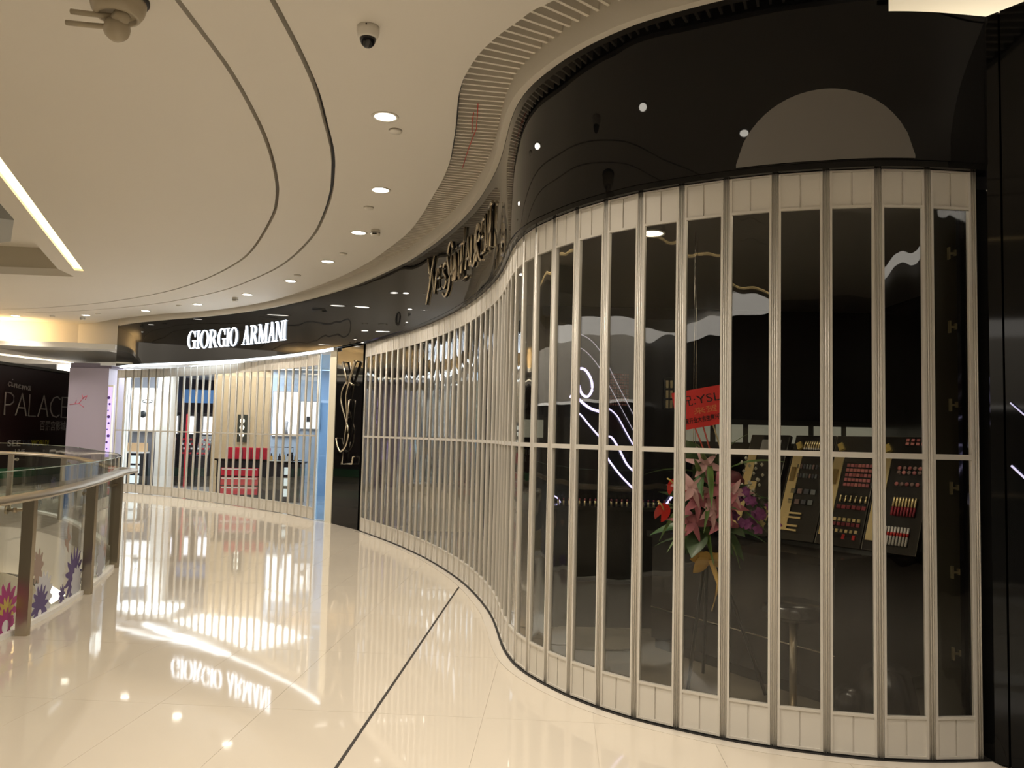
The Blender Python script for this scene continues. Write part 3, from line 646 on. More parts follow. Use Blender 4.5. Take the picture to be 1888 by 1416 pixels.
# water monitor with two nozzles
wc = thing('fire_water_monitor', 'beige ceiling fire water monitor with two horizontal nozzle tubes, top left', 'nozzle', (-2.30, 4.50, ZC))
M_wm = mat('monitor_beige', (.42, .36, .26), .38)
MB().lathe([(.165, 0), (.165, -.012), (.15, -.02)], n=32).build('ceiling_plate', M_dark, wc)
MB().lathe([(.15, 0), (.15, -.04), (.14, -.08), (.118, -.115), (.10, -.118), (.098, -.09)], n=32).build('bowl', M_wm, wc)
MB().lathe([(.001, .075), (.045, .06), (.07, .02), (.07, -.02), (.045, -.06), (.001, -.075)], (.0, .0, -.185), 20, Matrix.Rotation(PI/2, 3, 'X')).build('head', M_wm, wc)
MB().lathe([(.001, .05), (.035, .04), (.048, .0), (.035, -.04), (.001, -.05)], (.035, -.03, -.13), 18, Matrix.Rotation(.9, 3, 'Y')).build('joint', M_wm, wc)
for zz_, yy_, l_ in ((-.125, -.03, .19), (-.175, .0, .23)):
    MB().tube([(-.01, yy_, zz_), (-.05-l_*.5, yy_-.01, zz_+.006), (-.05-l_, yy_-.02, zz_+.012)], .0155, 10).build('nozzle', M_wm, wc)
# red cord caught on the slats
tag(MB().tube([(-.34, 6.02, ZC-.006), (-.36, 6.2, ZC-.012), (-.37, 6.42, ZC-.006)], .004, 5).build('red_cord', mat('red_cord', (.55, .05, .03), .5)), 'short thin red cord lying across the ceiling slats, nearer one', 'cord')
tag(MB().tube([(-.30, 5.85, ZC-.006), (-.33, 6.3, ZC-.02), (-.42, 6.8, ZC-.006), (-.5, 7.3, ZC-.006)], .004, 5).build('red_cord', MATS['red_cord']), 'longer thin red cord lying across the ceiling slats, farther one', 'cord')

# ---------------------------------------------------------------- balustrade
bal = thing('glass_balustrade', 'curved glass balustrade with steel posts and flower prints around the open void', 'railing', (-3.5, 5.9, 0)); bo = Vector((-3.5, 5.9, 0))
def B3(x, y, z): return Vector((x, y, z))-bo
pathR = Curve([(-3.06, 1.0), (-3.14, 3.0), (-3.24, 4.6), (-3.36, 5.7), (-3.52, 6.48), (-3.76, 7.35), (-3.98, 8.05), (-4.19, 8.7), (-4.31, 9.05), (-4.36, 9.35), (-4.45, 9.62), (-4.66, 9.82), (-4.98, 10.2), (-5.9, 11.55), (-7.05, 13.1), (-8.2, 14.15), (-9.2, 14.6), (-10.6, 15.05)], 6)
rr = MB()
A_, B_ = pathR.off(-.045, n=140), pathR.off(.055, n=140)
prof = [(-.07, 0), (-.066, .026), (-.03, .042), (.035, .042), (.07, .026), (.075, 0), (.03, -.012), (-.03, -.012)]
vs = []; n_ = 150
for k in range(n_+1):
    p, d, n = pathR.at(pathR.L*k/n_)
    for o_, z in prof: c = p-n*o_; vs.append(B3(c.x, c.y, .985+z))
m_ = len(prof); fs = [(k*m_+j, k*m_+(j+1) % m_, (k+1)*m_+(j+1) % m_, (k+1)*m_+j) for k in range(n_) for j in range(m_)]
rr.add(vs, fs, True); rr.build('handrail', M_steel, bal)
posts = [(-3.28, 4.45), (-3.46, 5.93), (-3.78, 7.43), (-4.22, 8.84), (-4.95, 10.3), (-6.0, 11.65), (-7.2, 13.2), (-8.8, 14.42)]
pm = MB().box((0, 0, .49), (.085, .045, .98)).mesh('post', M_steel)
for x, y in posts:
    best = min(range(len(BC.p)), key=lambda i: (BC.p[i]-Vector((x, y))).length)
    g = BC.p[best]; dv = (g-Vector((x, y)))
    o = link('post', pm, bal, B3(x, y, 0)); o.rotation_euler = (0, 0, 0)
    dv = dv if dv.length > .02 else Vector((-.1, 0)); dvn = dv.normalized()
    cl_ = MB(); e = dvn*(dv.length+.05)
    cl_.tube([(0, 0, .89), (e.x, e.y, .89)], .011, 8); cl_.tube([(e.x*.92, e.y*.92, .89), (e.x*1.02, e.y*1.02, .89)], .03, 12)
    cl_.tube([(e.x*.55, e.y*.55, .89), (e.x*.7, e.y*.7, .89)], .018, 8)
    cl_.build('glass_clamp', M_steel, o)
gp_q = []
for (x, y) in [(-3.36, 2.0)]+[(-3.44, 3.6), (-3.53, 5.45)]+[(-3.60, 6.15), (-3.98, 7.95), (-4.50, 9.45), (-5.4, 10.9), (-6.6, 12.55), (-7.9, 13.98), (-9.6, 14.9), (-11.5, 15.4)]:
    i = min(range(len(BC.p)), key=lambda i: (BC.p[i]-Vector((x, y))).length); gp_q.append(BC.s[i])
panes = []
for k in range(len(gp_q)-1):
    a, b = gp_q[k]+.012, gp_q[k+1]-.012
    A = [(p.x-bo.x, p.y-bo.y) for p in BC.off(-.006, a, b, 24)]; Bb = [(p.x-bo.x, p.y-bo.y) for p in BC.off(.006, a, b, 24)]
    panes.append((a, b, MB().ribbon(A, Bb, .03, 1.17, False).build('glass_panel', M_glass, bal)))
    et = [B3(p.x, p.y, 1.172) for p in BC.off(0, a, b, 14)]
    MB().tube(et, .004, 4).build('glass_edge', mat('glass_edge_green', (.35, .48, .42), .1, spec=.8), panes[-1][2])
MB().ribbon([(p.x-bo.x, p.y-bo.y) for p in BC.off(.05, n=90)], [(p.x-bo.x, p.y-bo.y) for p in BC.off(-.04, n=90)], -.004, .035).build('kerb', M_white, bal)
# prints on the glass; s is measured from (-3.40, 3.0)
SB = BC.s[min(range(len(BC.p)), key=lambda i: (BC.p[i]-Vector((-3.40, 3.0))).length)]
def gpane(s):
    for a, b, o in panes:
        if a <= s <= b: return o
    return panes[0][2]
def decal(nm, col, s, z, shape, off=.0085, side=-1):
    mb = MB(); vs = []
    for (x, y) in shape:
        p, d, n = BC.at(SB+s-x); q_ = p+n*off*side; vs.append(B3(q_.x, q_.y, z+y))
    c = vs[0]; fs = [(0, i, i+1) for i in range(1, len(vs)-1)]
    mb.add(vs, fs); mb.build(nm, mat('print_'+nm+str(col), col, .5), gpane(SB+s))
def aster(R, r, n=14, full=2*PI, a0=0, sy=1.0):
    pts = [(0, 0)]
    for k in range(n*4+1):
        a = a0+full*k/(n*4); ph = (k % 4)/4
        rad = {0: r, 1: (R+r)/2*1.12, 2: R, 3: (R+r)/2*.95}[k % 4]
        pts.append((rad*math.cos(a), sy*rad*math.sin(a)))
    return pts
def circ(R, n=18, sy=1.): return [(0, 0)]+[(R*math.cos(2*PI*k/n), R*sy*math.sin(2*PI*k/n)) for k in range(n+1)]
PU, GR, BR, MG, YL, WH, LG = (.10, .07, .20), (.42, .42, .46), (.32, .24, .20), (.42, .05, .22), (.60, .45, .12), (.80, .78, .80), (.55, .56, .60)
decal('flower_print', MG, 2.86, .20, aster(.19, .12, 12), .007); decal('flower_print', YL, 2.87, .17, aster(.12, .07, 12), .008); decal('flower_print', MG, 2.87, .09, aster(.12, .08, 12), .009); decal('flower_print', WH, 2.87, .075, circ(.045), .010)
decal('flower_print', LG, 3.47, .17, aster(.20, .15, 14), .007); decal('flower_print', PU, 3.42, .11, aster(.17, .10, 13), .008); decal('flower_print', BR, 3.34, .42, aster(.11, .07, 9, sy=1.3), .007); decal('flower_print', WH, 3.42, .045, circ(.035), .010)
decal('flower_print', PU, 4.22, .20, aster(.26, .15, 15), .007); decal('flower_print', LG, 4.30, .12, aster(.16, .13, 13), .008); decal('flower_print', PU, 3.9, .1, aster(.09, .05, 9), .009)
decal('flower_print', GR, 5.22, .17, aster(.2, .13, 10, sy=1.2), .007)
bf = [(0, 0), (.03, .10), (-.01, .17), (-.03, .06), (-.10, .02), (-.03, -.01), (-.04, -.11), (.01, -.06), (.07, -.02), (.08, .03), (.03, .02)]
decal('butterfly_print', BR, 3.98, .53, bf, .008)
for (s, z, R, c) in ((9.2, .35, .2, PU), (9.0, .55, .16, GR), (10.1, .25, .22, PU), (10.6, .5, .18, GR), (11.3, .3, .2, PU), (12.0, .45, .2, PU), (12.6, .3, .2, GR), (8.4, .5, .14, PU)):
    decal('flower_print', c, s, z, aster(R, R*.6, 12), .008)

# ---------------------------------------------------------------- bright shop contents
def glow(n, c, e): return mat(n, (1, 1, 1), .5, emit=c, estr=e)
def lit_poster(lab, x0, x1, y, z0, z1, extra=None, c=(.93, .97, 1), e=1.6, nm='lit_poster', cat='poster'):
    t = thing(nm, lab, cat, ((x0+x1)/2, y, (z0+z1)/2)); w_, h_ = x1-x0, z1-z0
    MB().b2(-w_/2, w_/2, 0, .05, -h_/2, h_/2).build('frame', mat('poster_frame', (.35, .36, .38), .4), t)
    MB().b2(-w_/2+.02, w_/2-.02, -.006, 0, -h_/2+.02, h_/2-.02).build('lit_face', glow('poster_glow%.1f' % e, c, e), t)
    if extra: extra(t, w_, h_)
    return t
def ex_bottle(t, w_, h_):
    m = mat('ink_black', (.02, .025, .03), .4); R = Matrix.Rotation(PI/2, 3, 'X')
    MB().lathe([(.001, 0), (.09, 0), (.09, .006), (.001, .006)], (.02-.05, -.008, -.12), 20, R).build('round_bottle', m, t)
    MB().tube([(.07+.13*math.cos(a)-.0, -.01, .22+.045*math.sin(a)) for a in [2*PI*k/18 for k in range(18)]], .012, 5, True).build('ring_cap', m, t)
    MB().tube([(.07-.1, -.01, .2), (-.02, -.01, .05), (-.03, -.01, -.04)], .006, 5).build('chain', m, t)
lit_poster('lit white poster showing a round black bottle and ring, far left of the bright shop', -9.93, -9.17, 21.2, 1.40, 2.56, ex_bottle, e=1.15)
t = thing('light_column', 'pale blue vertical light column at the left end of the bright shop', 'light', (-9.62, 20.2, 0))
MB().b2(-.1, .1, 0, .1, 0, 2.9).build('casing', M_white, t); MB().b2(-.07, .07, -.01, 0, .1, 2.85).build('diffuser', glow('cyan_glow', (.55, .85, 1), 1.3), t)
# counter with tan shelves
t = thing('display_cabinet', 'dark display cabinet with tan boxes on top, below the poster with the round bottle', 'cabinet', (-9.62, 20.9, 0))
MB().b2(-.28, .28, -.15, .2, 0, .86).build('body', mat('cab_black', (.02, .02, .025), .2), t)
MB().b2(-.30, .30, -.18, .2, .86, .90).build('top', M_shopw, t)
for k in range(3): MB().b2(-.02, .22, -.158, -.15, .1+.25*k, .30+.25*k).build('shelf_window', glow('shelf_cyan', (.5, .75, .85), .5), t)
for k in range(3):
    tag(MB().b2(-9.86+.2*k, -9.70+.2*k, 20.78, 20.95, .90, 1.12).build('box', mat('tan_box', (.75, .50, .28), .5)), ['leftmost tan box on the dark display cabinet', 'middle tan box on the dark display cabinet', 'rightmost tan box on the dark display cabinet'][k], 'box', 'tan boxes on the display cabinet')
# dark passage: beam, three posters, display towers
tag(MB().b2(-9.3, -7.9, 23.0, 23.15, 2.25, 2.62).build('beam', mat('blue_beam', (.12, .30, .62), .5, emit=(.15, .35, .8), estr=.35)), 'blue crossbeam high in the dark passage', 'beam')
labs = ('left', 'middle', 'right')
for k, (x0, x1) in enumerate(((-8.92, -8.66), (-8.42, -8.20), (-8.00, -7.73))):
    lit_poster('%s lit face poster in the dark passage of the bright shop' % labs[k], x0-.28, x1-.28, 21.9, 1.36, 1.86, None, (.85, .85, 1), 1.8)
    t = thing('makeup_tower', '%s dark makeup display tower under the face posters' % labs[k], 'display', (((x0+x1)/2)-.28, 21.75, 0))
    MB().b2(-.17, .17, -.14, .1, 0, .8).build('plinth', mat('cab_black', (.02, .02, .025), .2), t)
    MB().b2(-.15, .15, .215, .25, 0, 1.95).build('back_panel', mat('cab_black', (.02, .02, .025), .2), t)
    b = MB(); b.add([(-.17, -.16, .8), (.17, -.16, .8), (.17, .08, 1.34), (-.17, .08, 1.34), (-.17, .1, .8), (.17, .1, .8)], [(0, 1, 2, 3), (0, 3, 4), (1, 5, 2), (4, 3, 2, 5), (0, 4, 5, 1)])
    b.build('sloped_tray', mat('cab_black', (.02, .02, .025), .2), t)
    for r_ in range(4):
        for c_ in range(5):
            MB().box((-.13+.065*c_, -.135+.05*r_, .87+.12*r_), (.04, .03, .045)).build('tester', mat('tester_red', (.55, .04, .06), .4) if (r_+c_+k) % 3 else M_shopw, t)
tag(MB().b2(-8.575, -8.50, 21.50, 21.54, .0, 1.9).build('banner', mat('banner_red', (.60, .02, .04), .5)), 'narrow red banner standing between the face posters', 'banner')
tag(MB().b2(-9.05, -8.9, 21.45, 21.5, 0, 1.15).build('lit_screen', glow('blue_panel', (.25, .45, .85), .4)), 'low blue lit screen at the left of the dark passage', 'screen')
# tan wall: faint lettering and mirror
t = thing('wall_lettering', 'faint GIORGIO ARMANI BEAUTY lettering high on the tan wall', 'sign', (-6.3, 19.5, 2.62))
place_text('word', 'GIORGIO ARMANI', .1, (-.62, -.09, 0), (1, -.17, 0), (0, 0, 1), mat('faint_gold', (.32, .24, .14), .4), t, fit=(.62, .08))
place_text('word', 'BEAUTY', .1, (-.45, -.12, -.13), (1, -.17, 0), (0, 0, 1), MATS['faint_gold'], t, fit=(.3, .07))
t = thing('makeup_poster', 'dark tall poster with bright highlights on the tan wall', 'poster', (-6.42, 19.55, 1.55))
MB().b2(-.14, .14, 0, .03, -.33, .33).build('panel', mat('poster_dark', (.03, .03, .02), .3), t)
for k, (z, h_) in enumerate(((.18, .05), (.02, .06), (-.15, .05))):
    MB().lathe([(.001, 0), (.06, 0), (.045, .006), (.001, .006)], (-.03, -.003, z), 12, Matrix.Rotation(PI/2, 3, 'X')).build('highlight', glow('pale_spot', (1, .95, .7), 1.2), t)
# counter with red gift boxes and red drawers
t = thing('counter', 'black counter with a front of red drawers in the bright shop', 'counter', (-5.75, 18.0, 0))
MB().b2(-.62, .62, -.25, .3, .0, .84).build('body', mat('cab_black', (.02, .02, .025), .2), t); MB().b2(-.66, .66, -.29, .33, .84, .88).build('top', M_blackp, t)
for k in range(3):
    d = MB().b2(-.50, .30, -.30, -.25, .12+.20*k, .29+.20*k).build('drawer', mat('drawer_red', (.62, .02, .05), .35), t)
    MB().b2(-.48, .28, -.308, -.30, .25+.20*k, .275+.20*k).build('drawer_trim', M_shopw, d)
for k in range(5):
    b = thing('gift_box', 'red gift box, number %s from the left in the row standing on the black counter' % ['one', 'two', 'three', 'four', 'five'][k], 'box', (-6.14+.19*k, 17.95, .88), 0, 'red gift boxes on the black counter')
    MB().b2(-.08, .08, -.09, .09, 0, .20).build('body', mat('gift_red', (.62, .02, .05), .35), b); MB().b2(-.085, .085, -.095, .095, .20, .25).build('lid', mat('gift_red', (.62, .02, .05), .35), b)
# right wall: lit posters, counter units with perfumes
def ex_fig(t, w_, h_):
    MB().lathe([(.001, 0), (.05, 0), (.03, .15), (.045, .3), (.001, .33)], (.04, -.01, -h_/2+.05), 8).build('figure_print', mat('print_grey', (.45, .46, .5), .5), t)
lit_poster('large lit white poster on the right wall of the bright shop', -5.68, -5.05, 19.348, 1.38, 2.46, ex_fig, e=1.4)
def ex_case(t, w_, h_): MB().b2(-.07, .07, -.012, -.006, -.16, -.03).build('product_print', mat('ink_black', (.02, .025, .03), .4), t); MB().b2(-.09, .09, -.009, -.006, -.16, .14).build('white_square', glow('sq_white', (1, 1, 1), 1.5), t)
lit_poster('smaller grey poster with a little white product square, right wall of the bright shop', -5.02, -4.56, 19.348, 1.56, 2.24, ex_case, c=(.62, .66, .74), e=.6)
t = thing('wall_lettering', 'pale blue-grey GIORGIO ARMANI BEAUTY lettering above the large lit poster', 'sign', (-5.5, 19.28, 2.55))
place_text('word', 'GIORGIO ARMANI', .1, (0, 0, 0.03), (1, 0, 0), (0, 0, 1), mat('slate_ink', (.25, .33, .45), .4), t, fit=(.62, .07))
place_text('word', 'BEAUTY', .1, (.16, 0, -.09), (1, 0, 0), (0, 0, 1), MATS['slate_ink'], t, fit=(.28, .06))
for k, (x, y, lab) in enumerate(((-4.72, 17.6, 'black perfume counter unit nearest the right wall of the bright shop'), (-5.05, 18.6, 'black perfume counter unit behind the nearer one in the bright shop'))):
    t = thing('perfume_counter', lab, 'counter', (x, y, 0))
    MB().b2(-.26, .26, -.2, .2, 0, .82).build('body', mat('cab_black', (.02, .02, .025), .2), t); MB().b2(-.3, .3, -.23, .22, .82, .86).build('top', M_blackp, t)
    for j in range(3): MB().b2(-.08, .02, -.206, -.2, .12+.23*j, .28+.23*j).build('shelf_window', glow('shelf_cyan', (.5, .75, .85), .5), t)
fr_ = thing('display_stand', 'thin dark table frame holding bottles on the perfume counter', 'display', (-4.95, 17.55, .86))
MB().tube([(-.25, 0, 0), (-.25, 0, .3), (.28, 0, .3), (.28, 0, 0)], .008, 5).build('frame', M_blackp, fr_); MB().b2(-.24, .27, -.06, .1, .0, .012).build('base', M_shopw, fr_)
for k in range(7):
    b = thing('perfume_bottle', '%s perfume bottle in the row on the perfume counter' % ['leftmost amber', 'second, clear', 'third, dark', 'middle amber', 'fifth, clear', 'sixth, dark', 'rightmost amber'][k], 'bottle', (-5.14+.088*k, 17.58, .873), 0, 'perfume bottles on the counter')
    c_ = [(.65, .42, .15), (.75, .78, .80), (.03, .03, .04)][k % 3]
    MB().b2(-.028, .028, -.02, .02, 0, .10+.03*(k % 2)).build('body', mat('perfume%d' % (k % 3), c_, .15), b); MB().lathe([(.013, .10+.03*(k % 2)), (.015, .15+.03*(k % 2)), (.001, .152+.03*(k % 2))], n=10).build('cap', M_blackp, b)
t = thing('glass_screen', 'tall pale blue glass side screen beside the cream pillar', 'screen', (-3.20, 13.92, 0))
dd = Vector((-3.30, 13.97))-Vector((-3.10, 13.86)); a_ = math.atan2(dd.y, dd.x)
MB().box((0, 0, 1.43), (.20, .012, 2.80), rz=a_).build('pane', glass('blue_glass', (.70, .84, .96), 1.5), t)
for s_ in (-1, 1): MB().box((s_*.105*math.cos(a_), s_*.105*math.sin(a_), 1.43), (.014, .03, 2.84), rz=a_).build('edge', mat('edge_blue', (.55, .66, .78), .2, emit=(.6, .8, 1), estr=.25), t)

# ---------------------------------------------------------------- dark shop contents
o = Vector((2.34471621, 4.72549227, .87)); eu = Vector((.58778525, -.80901699, 0)); ev = Vector((.28992576, .2106434, .93358043)); en = Vector((-.75528243, -.54874481, .35836795))
# counter
cA, cB = Vector((1.05, 5.99)), Vector((1.87, 4.71)); dAB = (cB-cA).normalized(); nb = Vector((-dAB.y, dAB.x))
ct = thing('counter', 'long black counter carrying the sloped makeup tester boards in the dark shop', 'counter', (cA.x, cA.y, 0)); Lc = (cB-cA).length
def lc(p): return (p-cA)
P4 = [lc(cA), lc(cB), lc(cB+nb*1.35), lc(cA+nb*1.35)]
MB().prism([tuple(v) for v in P4], .08, .80).build('body', mat('counter_black', (.014, .013, .012), .22), ct)
P5 = [lc(cA-nb*.03-dAB*.03), lc(cB-nb*.03+dAB*.03), lc(cB+nb*1.38+dAB*.03), lc(cA+nb*1.38-dAB*.03)]
MB().prism([tuple(v) for v in P5], .80, .845).build('top', mat('counter_top', (.02, .018, .016), .12), ct)
P6 = [lc(cA+nb*.04), lc(cB+nb*.04), lc(cB+nb*1.3), lc(cA+nb*1.3)]
MB().prism([tuple(v) for v in P6], .003, .08).build('plinth', M_dark, ct)
for z in (.30, ):
    a = lc(cA-nb*.004); b = lc(cB-nb*.004); MB().tube([(a.x, a.y, z), (b.x, b.y, z)], .004, 4).build('metal_line', M_steel, ct)
# boards
Mt = Matrix(((eu.x, ev.x, en.x), (eu.y, ev.y, en.y), (eu.z, ev.z, en.z)))
def board(x0, x1, lab):
    t = thing('tester_board', lab, 'makeup display', o+eu*x0); t['_x'] = x0; del t['_x']
    t.rotation_euler = Mt.to_euler(); w_ = x1-x0
    MB().b2(0, w_, 0, .735, -.03, 0).build('tray', mat('tray_black', (.012, .011, .010), .25), t)
    MB().tube([(0, 0, .002), (w_, 0, .002), (w_, .735, .002), (0, .735, .002)], .003, 4, True).build('rim', mat('rim_grey', (.25, .23, .2), .25, metal=.8), t)
    MB().b2(.012, .082, .06, .60, 0, .006).build('gold_strip', M_brass, t)
    return t
bR = board(-.337, -.003, 'right sloped tester board with gloss tubes and white pens')
bM = board(-.655, -.350, 'middle sloped tester board with a block of pink pans and gold lipsticks')
bL = board(-.968, -.668, 'left sloped tester board with grey eyeshadow pans and gold bars')
bX = board(-1.34, -1.02, 'sloped tester board farthest left, partly hidden by the flowers')
def pos(b, x, y, z=0.): return (x-b, y, z)
def pans(t, x0, x1, y0, y1, nx, ny, w_, h_, ms, nm='pan'):
    for j in range(ny):
        for i in range(nx):
            x = x0+(x1-x0)*i/max(nx-1, 1); y = y0+(y1-y0)*j/max(ny-1, 1)
            MB().b2(x-w_/2, x+w_/2, y-h_/2, y+h_/2, 0, .006).build(nm, ms[(i*3+j*5+i*j) % len(ms)], t)
pk = [mat('pan_pink%d' % k, c, .5) for k, c in enumerate(((.42, .13, .12), (.55, .20, .18), (.33, .09, .09), (.48, .16, .17)))]
gy = [mat('pan_grey%d' % k, c, .4) for k, c in enumerate(((.10, .11, .11), (.16, .17, .17), (.07, .07, .08), (.22, .14, .12)))]
rd = [mat('pan_wine%d' % k, c, .4) for k, c in enumerate(((.20, .02, .03), (.28, .04, .05)))]
gd = [M_brass, mat('pan_gold', (.55, .45, .22), .35, metal=.6)]
X = -.337   # right board, local x = u - X
pans(bR, -.176-X, -.078-X, .714, .690, 4, 2, .020, .016, pk)
for j, (y, n0) in enumerate(((.531, 5), (.503, 5), (.429, 5))):
    for i in range(5):
        MB().lathe([(.0125, 0), (.0125, .005), (.009, .007), (.001, .007)], (-.195-X+.032*i, y, 0), 12).build('round_pan', [pk[i % 4], gy[3]][(i+j) % 2], bR)
def cyl(parent, nm, x, y0, y1, r, m, z=.008, **kw): return MB().tube([(x, y0, z), (x, y1, z)], r, 8).build(nm, m, parent, **kw)
ORD = ['leftmost', 'second from left', 'third from left', 'fourth from left', 'fourth from right', 'third from right', 'second from right', 'rightmost']
ORD6 = ORD[:3]+ORD[5:]
M_gt = mat('gloss_tube', (.32, .03, .05), .1); M_pw = mat('pen_white', (.75, .72, .68), .25); M_pr = mat('pen_red', (.6, .03, .03), .3)
def tube_thing(nm, lab, cat, grp, b, x0, x, y, build):
    t = thing(nm, lab, cat, (0, 0, 0), 0, grp); t.rotation_euler = Mt.to_euler(); t.location = o+eu*x+ev*y+en*.008; build(t); return t
for i in range(8):
    def bl(t): MB().tube([(0, .055, 0), (0, .115, 0)], .0072, 8).build('gold_cap', M_brass, t); MB().tube([(0, 0, 0), (0, .055, 0)], .0068, 8).build('tube', M_gt, t)
    tube_thing('lip_gloss', 'gold-capped dark red lip gloss, %s of the row on the right tester board' % ORD[i], 'makeup', 'lip glosses on the right board', bR, 0, -.188+.019*i, .228, bl)
    def bl(t): MB().tube([(0, 0, 0), (0, .112, 0)], .0068, 8).build('barrel', M_pw, t); MB().tube([(0, .056, 0), (0, .078, 0)], .0073, 8).build('red_band', M_pr, t)
    tube_thing('lip_pen', 'white pen with a red band, %s of the bottom row, right board' % ORD[i], 'makeup', 'white lip pens on the right board', bR, 0, -.205+.0195*i, .046, bl)
X = -.655
pans(bM, -.532-X, -.378-X, .534, .404, 7, 5, .020, .020, pk)
pans(bM, -.52-X, -.39-X, .612, .612, 6, 1, .014, .01, pk)
for i in range(6):
    def bl(t): MB().tube([(0, .0, 0), (0, .022, 0)], .0075, 8).build('base', M_brass, t); MB().tube([(0, .022, 0), (0, .044, 0)], .006, 8).build('bullet', M_brass, t)
    tube_thing('lipstick', 'gold lipstick, %s of the row of six on the middle tester board' % ORD6[i], 'makeup', 'gold lipsticks on the middle board', bM, 0, -.538+.0345*i, .286, bl)
pans(bM, -.542-X, -.372-X, .255, .255, 6, 1, .026, .024, rd)
pans(bM, -.55-X, -.388-X, .172, .172, 6, 1, .020, .022, gd); pans(bM, -.55-X, -.388-X, .142, .142, 6, 1, .024, .022, rd)
pans(bM, -.555-X, -.392-X, .098, .098, 6, 1, .018, .020, gd[::-1]); pans(bM, -.47-X, -.40-X, .062, .062, 2, 1, .018, .03, [M_pr])
X = -.968
for i in range(8):
    def bl(t): MB().tube([(0, .0, 0), (0, .058, 0)], .0062, 8).build('barrel', M_brass, t); MB().tube([(0, -.004, 0), (0, .006, 0)], .0066, 8).build('tip', M_pw, t)
    tube_thing('mascara_tube', 'slim gold tube, %s of the top row on the left tester board' % ORD[i], 'makeup', 'gold tubes on the left board', bL, 0, -.88+.0175*i, .635, bl)
pans(bL, -.90-X, -.76-X, .51, .51, 7, 1, .012, .030, gy); pans(bL, -.91-X, -.75-X, .445, .445, 8, 1, .012, .028, gy)
pans(bL, -.895-X, -.745-X, .335, .335, 4, 1, .034, .034, gy); pans(bL, -.90-X, -.75-X, .262, .262, 4, 1, .032, .032, gy)
for (x, y) in ((-.918, .180), (-.918, .150), (-.93, .094), (-.93, .064)):
    MB().b2(x-X, x-X+.125, y-.006, y+.006, 0, .01).build('gold_bar', M_brass, bL)
X = -1.34
MB().b2(.10, .26, .58, .70, 0, .006).build('card', mat('card_grey', (.30, .30, .29), .5), bX); MB().b2(.09, .14, .30, .38, 0, .01).build('gold_plate', M_brass, bX)
for b, x in ((bR, 0), (bM, 0), (bL, 0)):
    MB().box((.05, .655, .012), (.035, .05, .02), rz=.5).build('gold_cube', mat('gold_bright', (.95, .72, .22), .25, metal=.7), b)  # brighter, yellower gold than the strip
    MB().b2(.03, .06, .40, .50, .004, .016).build('perfume_print', mat('dark_gold', (.28, .20, .08), .3, metal=.5), b)
# panel behind the boards: pale frieze with a glow added to its colour
fz = thing('shelf_frieze', 'row of pale panels with an added soft glow on the dark back wall behind the tester boards', 'wall panels', (2.6, 9.2, 0))
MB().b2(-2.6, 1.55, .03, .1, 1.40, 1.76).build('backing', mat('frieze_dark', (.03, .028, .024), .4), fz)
for k in range(11): MB().b2(-2.5+.37*k, -2.20+.37*k, 0, .03, 1.50, 1.70).build('panel', mat('frieze_glow', (.20, .19, .15), .5, emit=(.8, .75, .55), estr=.17), fz)
struct(MB().b2(0, 4.2, 9.3, 9.4, 0, 3.02).build('wall_inner', M_dwall))
# pilaster with T brackets behind the last pane
pil = thing('bracket_panel', 'black upright panel with small T-shaped brackets behind the last gate pane', 'panel', (2.26, 4.24, 0))
MB().b2(-.055, .07, 0, .035, 0.003, 2.87).build('board', mat('olive_black', (.022, .020, .012), .3), pil)
for k, z in enumerate((.45, .86, 1.29, 1.72, 2.13, 2.52)):
    br_ = MB(); br_.b2(.02, .028, -.02, 0, z-.032, z+.032); br_.b2(.028, .06, -.014, -.004, z-.005, z+.005); br_.b2(.052, .062, -.016, 0, z-.012, z+.018)
    br_.build('bracket', mat('bracket_brass', (.40, .34, .20), .35, metal=.8), pil)
# neon lip sign on a black board
nn_ = thing('neon_display', 'black display board with violet-white neon lip outlines in the dark shop', 'neon sign', (.9, 7.0, 0)); M_neon = glow('neon_violet', (.62, .56, 1), 1.6); M_neon2 = glow('neon_dim', (.5, .48, .7), .35)
MB().b2(-.62, .52, .03, .12, .0, 2.55).build('board', mat('board_black', (.008, .008, .009), .12), nn_)
def neon(pts, r=.010, m=None): MB().tube([tuple(v) for v in cr([(x-.9, -.01, z) for x, z in pts], 4)], r, 6).build('neon_tube', m or M_neon, nn_)
neon([(.56, 2.05), (.58, 2.10), (.63, 2.09), (.68, 2.01), (.69, 1.92), (.65, 1.86), (.60, 1.89), (.57, 1.97), (.53, 2.03)], .012)
neon([(.50, 1.86), (.57, 1.84), (.62, 1.80), (.68, 1.76), (.76, 1.735)], .013); neon([(.54, 1.74), (.60, 1.70), (.66, 1.63), (.76, 1.52), (.84, 1.44)], .008)
neon([(.76, 1.79), (.84, 1.76), (.91, 1.70), (.98, 1.58), (1.05, 1.46)], .006); neon([(.80, 1.50), (.84, 1.525), (.88, 1.50), (.94, 1.40), (1.0, 1.29), (1.07, 1.22)], .009)
neon([(.79, 1.40), (.86, 1.30), (.95, 1.19), (1.08, 1.06)], .009); neon([(1.10, .97), (1.18, .93), (1.27, .925), (1.34, .96), (1.39, 1.03)], .009)
neon([(.36, 1.02), (.42, .98), (.46, .90), (.50, .80)], .006)
neon([(.52, 2.42), (.66, 2.36), (.78, 2.22), (.90, 1.99), (1.08, 1.66)], .004, M_neon2); neon([(.52, 2.30), (.62, 2.26), (.74, 2.13), (.86, 1.92), (1.05, 1.58)], .004, M_neon2)
pg = MB()
for i in range(9):
    for j in range(12): pg.box((-.066+.0205*i, -.004, 1.80+.0235*j), (.013, .012, .015))
pg.build('shade_grid', mat('grid_rose', (.30, .12, .11), .4), nn_, kind='stuff')
